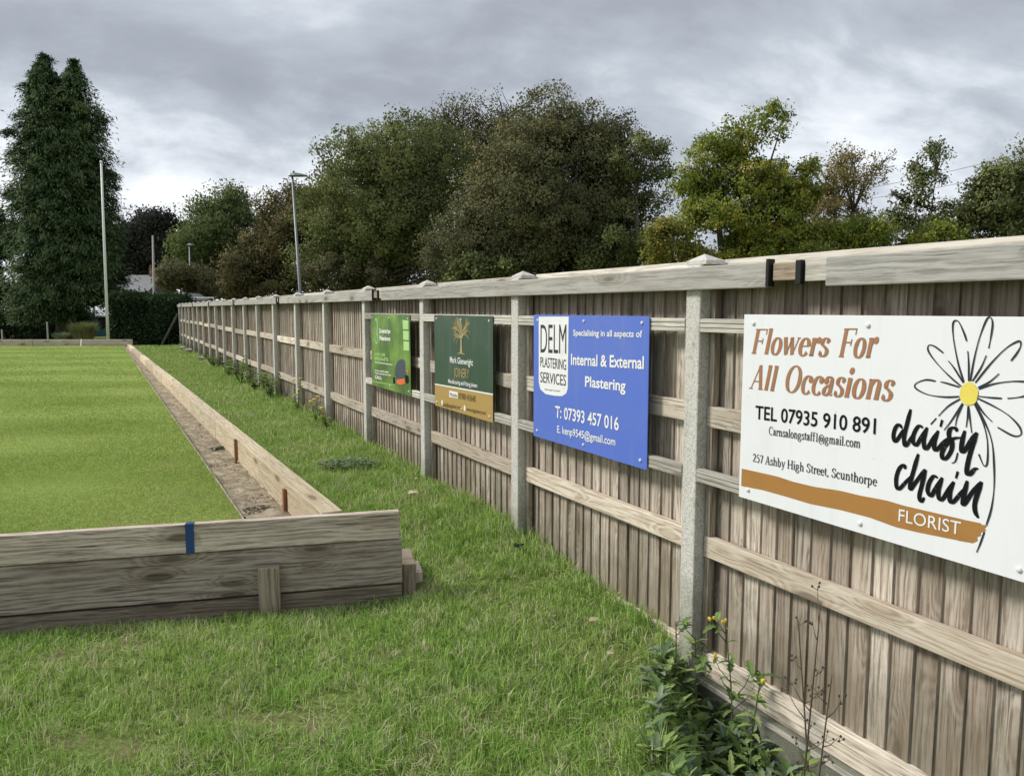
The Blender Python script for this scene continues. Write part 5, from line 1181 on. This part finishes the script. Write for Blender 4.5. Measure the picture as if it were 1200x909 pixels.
# ------------------------------------------------------------------ weeds, leaves, litter
def lobed_leaf(m, base, d, up, L, Wd, lobes=4, depth=.45, droop=.35, n=14, rnd=None):
    d = Vector(d).normalized(); up = Vector(up); side = d.cross(up).normalized(); up = side.cross(d).normalized(); rnd = random.random() if rnd is None else rnd
    c, l, r = [], [], []
    for i in range(n+1):
        s_ = i/n; q = Vector(base)+d*L*s_+up*(L*(.25*s_-droop*s_*s_)); w_ = Wd*math.sin(math.pi*min(.98, s_**.75*.98+.02))**.8*(1-depth*.5+depth*.5*math.cos(2*math.pi*lobes*s_+2.5))+.0015
        c.append(q); l.append(q-side*w_+up*w_*.25); r.append(q+side*w_+up*w_*.25)
    for i in range(n):
        m.face([c[i], c[i+1], l[i+1], l[i]], rnd=rnd); m.face([c[i+1], c[i], r[i], r[i+1]], rnd=rnd)
def ground_weeds():
    m = MB(); m2 = MB(); rs_ = random.Random(4)
    for i in range(330):
        t = rs_.uniform(1.1, 2.8); e_ = float(edge_t(t)); 
        if e_ > 2.3: continue
        p = rs_.uniform(e_-.05, P+.0); x, y = FX*t+NX*p, FY*t+NY*p; z = float(zg(x, y)); mm = m if rs_.random() < .72 else m2
        for k in range(rs_.randint(6, 11)):
            a = rs_.uniform(0, 6.28); el = rs_.uniform(.15, 1.1); L = rs_.choice([rs_.uniform(.025, .07), rs_.uniform(.05, .11)])
            lobed_leaf(mm, (x, y, z+rs_.uniform(0, .10)), (math.cos(a)*math.cos(el), math.sin(a)*math.cos(el), math.sin(el)), (0, 0, 1), L, L*rs_.uniform(.16, .26), rs_.choice([3, 4, 5]), .5, rs_.uniform(.2, .6), 12, rs_.random())
    tag(m.build('ground_weeds', M['lf_weed']), 'tangle of small green weeds in the dip at the foot of the nearest fence bay', 'weeds', kind='stuff')
    tag(m2.build('thistle_leaves', M['lf_weed_blue']), 'grey green thistle leaves low in the dip beside the rough grass', 'weeds', kind='stuff')
ground_weeds()
def weed(px, pbase, htop, label, seed, flowers=1, leafy=1.0, mat='lf_weed', name='weed_plant', spread=.05, stem='stem'):
    rs_ = random.Random(seed); t, p = pbase; x, y = FX*t+NX*p, FY*t+NY*p; z = float(zg(x, y)); root = empty(name, (x, y, z), label, 'weed', 'weeds at the foot of the fence')
    ms = MB(); ml = MB(); mf = MB(); h = htop-z; top = Vector((x+rs_.uniform(-spread, spread), y+rs_.uniform(-spread, spread), htop))
    pts = catmull([(x, y, z-.02), tuple(Vector((x, y, z)).lerp(top, .5)+Vector((rs_.uniform(-.02, .02), rs_.uniform(-.02, .02), 0))), tuple(top)], 8)
    ms.tube(pts, list(np.linspace(.0045, .002, len(pts))), 6); tips = [top]
    for k in range(int(5*leafy)+3):
        s_ = rs_.uniform(.25, .95); b = Vector(pts[int(s_*(len(pts)-1))]); a = rs_.uniform(0, 6.28); L = h*rs_.uniform(.10, .22)*(1.2-s_*.4)
        if k % 2 == 0:
            e_ = b+Vector((math.cos(a)*L*.7, math.sin(a)*L*.7, L)); ms.tube([b, b.lerp(e_, .5)+Vector((math.cos(a), math.sin(a), 0))*L*.12, e_], [.0028, .002, .0014], 5); tips.append(e_)
            b = b.lerp(e_, .5)
    for k in range(int(22*leafy)):
        q = rs_.choice(tips) if rs_.random() < .35 else None; s_ = rs_.uniform(.08, .98); b = Vector(pts[int(s_*(len(pts)-1))]) if q is None else q-Vector((0, 0, rs_.uniform(0, .05)))
        a = rs_.uniform(0, 6.28); L = rs_.uniform(.035, .085)*(1.3-.6*s_); el = rs_.uniform(-.2, .8)
        lobed_leaf(ml, b, (math.cos(a)*math.cos(el), math.sin(a)*math.cos(el), math.sin(el)), (0, 0, 1), L, L*.22, 4, .55, .5, 12, rs_.random())
    ms.build('stem', M[stem], root, smooth=True)
    if ml.f: ml.build('leaves', M[mat], root)
    if flowers:
        for q in tips[:flowers]:
            for j in range(3):
                c = q+Vector((rs_.uniform(-.012, .012), rs_.uniform(-.012, .012), rs_.uniform(-.006, .012)))
                mf.tube([c-Vector((0, 0, .008)), c, c+Vector((0, 0, .006))], [.003, .0055, .005], 6)
        mf.build('flowers', M['petal'], root)
    return root
def tz(u, v, pp): return onp(u, v, pp)
t1, z1 = onp(862, 733, 2.28); weed(None, (t1, 2.28), z1, 'leafy groundsel with yellow tips nearest the first concrete post', 1, 3, 1.7)
t1, z1 = onp(885, 798, 2.2); weed(None, (t1+.01, 2.2), z1, 'shorter yellow flowered weed against the ledge of the fence', 2, 3, 1.0)
t1, z1 = onp(822, 745, 2.25); weed(None, (t1, 2.25), z1, 'bushy green weed leaning on the foot of the first concrete post', 3, 0, 1.6)
t1, z1 = onp(790, 730, 2.2); weed(None, (t1, 2.2), z1, 'thin dark dry stalk in front of the first concrete post', 5, 0, .3, stem='stem_dry')
def dry_weed(u_b, v_t, u_t, pp, label, seed, forks=7):
    rs_ = random.Random(seed); t0, _ = onp(u_b, 900, pp); t1, z1 = onp(u_t, v_t, pp); x, y = FX*t0+NX*pp, FY*t0+NY*pp; z = float(zg(x, y)); root = empty('dry_weed', (x, y, z), label, 'weed', 'weeds at the foot of the fence')
    m = MB(); mh = MB(); top = Vector((FX*t1+NX*pp, FY*t1+NY*pp, z1)); b0 = Vector((x, y, z-.02)); mid = b0.lerp(top, .5)+Vector((.01, .02, 0)); pts = catmull([tuple(b0), tuple(mid), tuple(top)], 8)
    m.tube(pts, list(np.linspace(.0048, .0016, len(pts))), 6)
    for k in range(forks):
        s_ = .4+.55*k/forks; b = Vector(pts[int(s_*(len(pts)-1))]); a = rs_.choice([0, math.pi])+FA+math.pi/2+rs_.uniform(-.8, .8); L = rs_.uniform(.06, .16)
        e_ = b+Vector((math.cos(a)*L*.6, math.sin(a)*L*.6, L*rs_.uniform(.5, 1))); m.tube([b, b.lerp(e_, .5)-Vector((0, 0, .01)), e_], [.002, .0016, .001], 5)
        for j in range(3):
            c = e_+Vector((rs_.uniform(-.02, .02), rs_.uniform(-.02, .02), rs_.uniform(-.02, .02))); m.tube([e_-Vector((0, 0, .015)), c], .0008, 4); mh = MB(); mh.tube([c-Vector((0, 0, .004)), c, c+Vector((0, 0, .005))], [.002, .0048, .002], 6); mh.build('seed_head', M['seed'], root)
    m.build('stem', M['stem_dry'], root, smooth=True)
    ml = MB()
    for k in range(5):
        b = Vector(pts[int(rs_.uniform(.1, .5)*(len(pts)-1))]); a = rs_.uniform(0, 6.28); lobed_leaf(ml, b, (math.cos(a), math.sin(a), .5), (0, 0, 1), rs_.uniform(.06, .12), .011, 2, .1, .7, 10, rs_.random())
    ml.build('leaves', M['lf_weed'], root)
dry_weed(937, 705, 962, 2.1, 'tallest dry forked weed stalk with seed heads before the nearest fence boards', 8, 8)
dry_weed(957, 725, 935, 2.14, 'dry weed stalk bending left beside the tallest one', 9, 6)
dry_weed(950, 790, 975, 2.05, 'short dry stalk with dark heads right of the tallest one', 10, 6)
# white scrap
m = MB(); x, y = onz(841, 904, -.12); m.box((x, y, float(zg(x, y))+.03), (.9, .3, .2), (-.3, .9, .1), (0, -.2, 1), (-.012, -.016, 0), (.012, .016, .0015)); tag(m.build('plastic_scrap', M['ink_white']), 'tiny white scrap lying among the weeds at the bottom edge', 'litter')
# plants along the foot of the distant fence
for i, (u, v, h, lab, fl) in enumerate([(465-115, 470, .5, 'weed with yellow heads by the fence where the plain bays begin', 2), (372, 478, .42, 'second yellow headed weed, left of the first sign', 2), (385, 487, .3, 'small pale headed weed close to the fence foot', 2),
        (318, 458, .5, 'bushy dark weed against the fence near its middle', 0), (300, 446, .45, 'spreading weed against the plain part of the fence', 0), (283, 438, .6, 'tallest bush of weed against the far plain bays', 0), (268, 428, .5, 'far clump of weed climbing the fence', 0), (250, 418, .35, 'small far clump at the fence foot', 0)]):
    t1, _ = onp(u, v, P-.1); x, y = FX*t1+NX*(P-.12), FY*t1+NY*(P-.12); z = float(zg(x, y)); rs_ = random.Random(i+40)
    root = empty('weed_plant', (x, y, z), lab, 'weed', 'weeds along the distant fence'); m = MB(); ml = MB(); mf = MB()
    for k in range(7 if not fl else 3):
        a = rs_.uniform(0, 6.28); sp_ = .35 if not fl else .12; e_ = Vector((x+math.cos(a)*sp_*abs(FX), y+math.sin(a)*sp_, z+h*rs_.uniform(.6, 1))); m.tube([(x, y, z-.02), e_], [.006, .003], 5)
        for j in range(16 if not fl else 7):
            b = Vector((x, y, z)).lerp(e_, rs_.uniform(.15, 1)); a2 = rs_.uniform(0, 6.28); L = rs_.uniform(.07, .13); lobed_leaf(ml, b, (math.cos(a2), math.sin(a2), rs_.uniform(-.2, .7)), (0, 0, 1), L, L*.3, 3, .4, .4, 8, rs_.random())
        if fl: mf.tube([e_-Vector((0, 0, .01)), e_, e_+Vector((0, 0, .012))], [.008, .026, .022], 8)
    m.build('stem', M['stem'], root); ml.build('leaves', M['lf_weed'], root)
    if fl: mf.build('flowers', M['petal'], root)
# rubble at the far post feet
for i, (u, v) in enumerate([(216, 414), (222, 415), (238, 421)]):
    t1, _ = onp(u, v, P-.1); x, y = FX*t1+NX*(P-.13), FY*t1+NY*(P-.13); z = float(zg(x, y)); m = MB()
    m.box((x, y, z), (.9, .3, 0), (-.3, .9, .1), (0, -.1, 1), (-.12, -.1, -.05), (.12, .1, .13), jit=.03)
    tag(m.build('stone', M['concrete'], bevel=.02), ['leftmost pale stone at the foot of the far posts', 'pale stone just right of the leftmost at the far posts', 'lone pale stone nearer along the fence foot'][i], 'stone', 'stones at the far posts')
# fallen leaves
def fallen(u, v, z, L, label, mat, seed, lift=.05):
    x, y = onz(u, v, z); zb_ = float(zg(x, y))+lift; m = MB(); rs_ = random.Random(seed); a = rs_.uniform(-.6, .6)
    for k in range(3): lobed_leaf(m, (x, y, zb_), (math.cos(a+k*.5), math.sin(a+k*.5), .15), (.1, -.6, 1), L*rs_.uniform(.7, 1), L*.2, 2, .3, .2, 10, rs_.random())
    tag(m.build('fallen_leaf', M[mat]), label, 'leaf', 'fallen leaves')
fallen(478, 594, .12, .10, 'large pale dry leaf on the grass between the side bank and the fence', 'lf_dry', 1)
fallen(604, 655, .1, .07, 'dark curled leaf on the grass below the second concrete post', 'lf_dark', 2)
fallen(690, 738, .05, .055, 'upright pale leaf in the grass left of the first concrete post', 'lf_dry', 3, .06)
fallen(711, 778, .03, .04, 'small pale leaf lowest down in the rough grass', 'lf_dry', 4, .06)
fallen(486, 572, .15, .03, 'tiny pale leaf further up the grass strip', 'lf_dry', 5)
# heaps of clippings in the ditch and on the grass
def heap(name, u, v, z, rx_, n, label, seed, mat='lf_weed', gl_=.03):
    x, y = onz(u, v, z); rs_ = random.Random(seed); m = MB()
    for k in range(n):
        a = rs_.uniform(0, 6.28); r_ = rx_*rs_.random()**.6; q = (x+math.cos(a)*r_*1.3, y+math.sin(a)*r_, z+rs_.uniform(0, .035)*(1-r_/rx_)+.006); b = rs_.uniform(0, 6.28)
        lobed_leaf(m, q, (math.cos(b), math.sin(b), rs_.uniform(-.1, .4)), (0, 0, 1), gl_*rs_.uniform(.7, 1.6), gl_*.25, 2, .3, .3, 6, rs_.random())
    tag(m.build(name, M[mat]), label, 'clippings')
heap('clippings_heap', 300, 581, .305, .12, 260, 'green heap of clippings on the ditch floor beside the near stake', 11)
heap('clippings_heap', 262, 527, .305, .13, 200, 'dark heap of clippings further along the ditch', 12, 'lf_dark')
heap('clippings_heap', 306, 599, .335, .10, 160, 'scatter of dry bits in the ditch just behind the front planks', 13, 'seed', .02)
heap('clippings_heap', 408, 543, .23, .22, 260, 'flattened dark tuft on the grass strip beside the pale bank', 14, 'lf_weed_blue', .045)
# soil crumbs
n = 3500; s_ = (rs.rand(n)**1.8)*16-.6; a_ = rs.rand(n)*.40+.03; x = -1.722+GD[0]*s_+math.cos(GA)*a_; y = 4.79+GD[1]*s_+math.sin(GA)*a_; r_ = .003+.012*rs.rand(n)**3
D = np.array([[1, 0, 0], [0, 1, 0], [-1, 0, 0], [0, -1, 0], [0, 0, 1]], float)
V = (np.stack([x, y, ditch_z(s_)-.002], 1)[:, None, :]+D[None]*(r_[:, None, None]*(.6+.8*rs.rand(n, 5, 1)))).reshape(-1, 3)
b = np.arange(n)[:, None]*5; L = np.concatenate([b+0, b+1, b+4, b+1, b+2, b+4, b+2, b+3, b+4, b+3, b+0, b+4], 1).ravel()
tag(npmesh('soil_crumbs', V, np.full(n*4, 3), L, M['soil'], {'rnd': rs.rand(n*5)}), 'loose soil crumbs on the ditch floor', 'soil', kind='stuff')
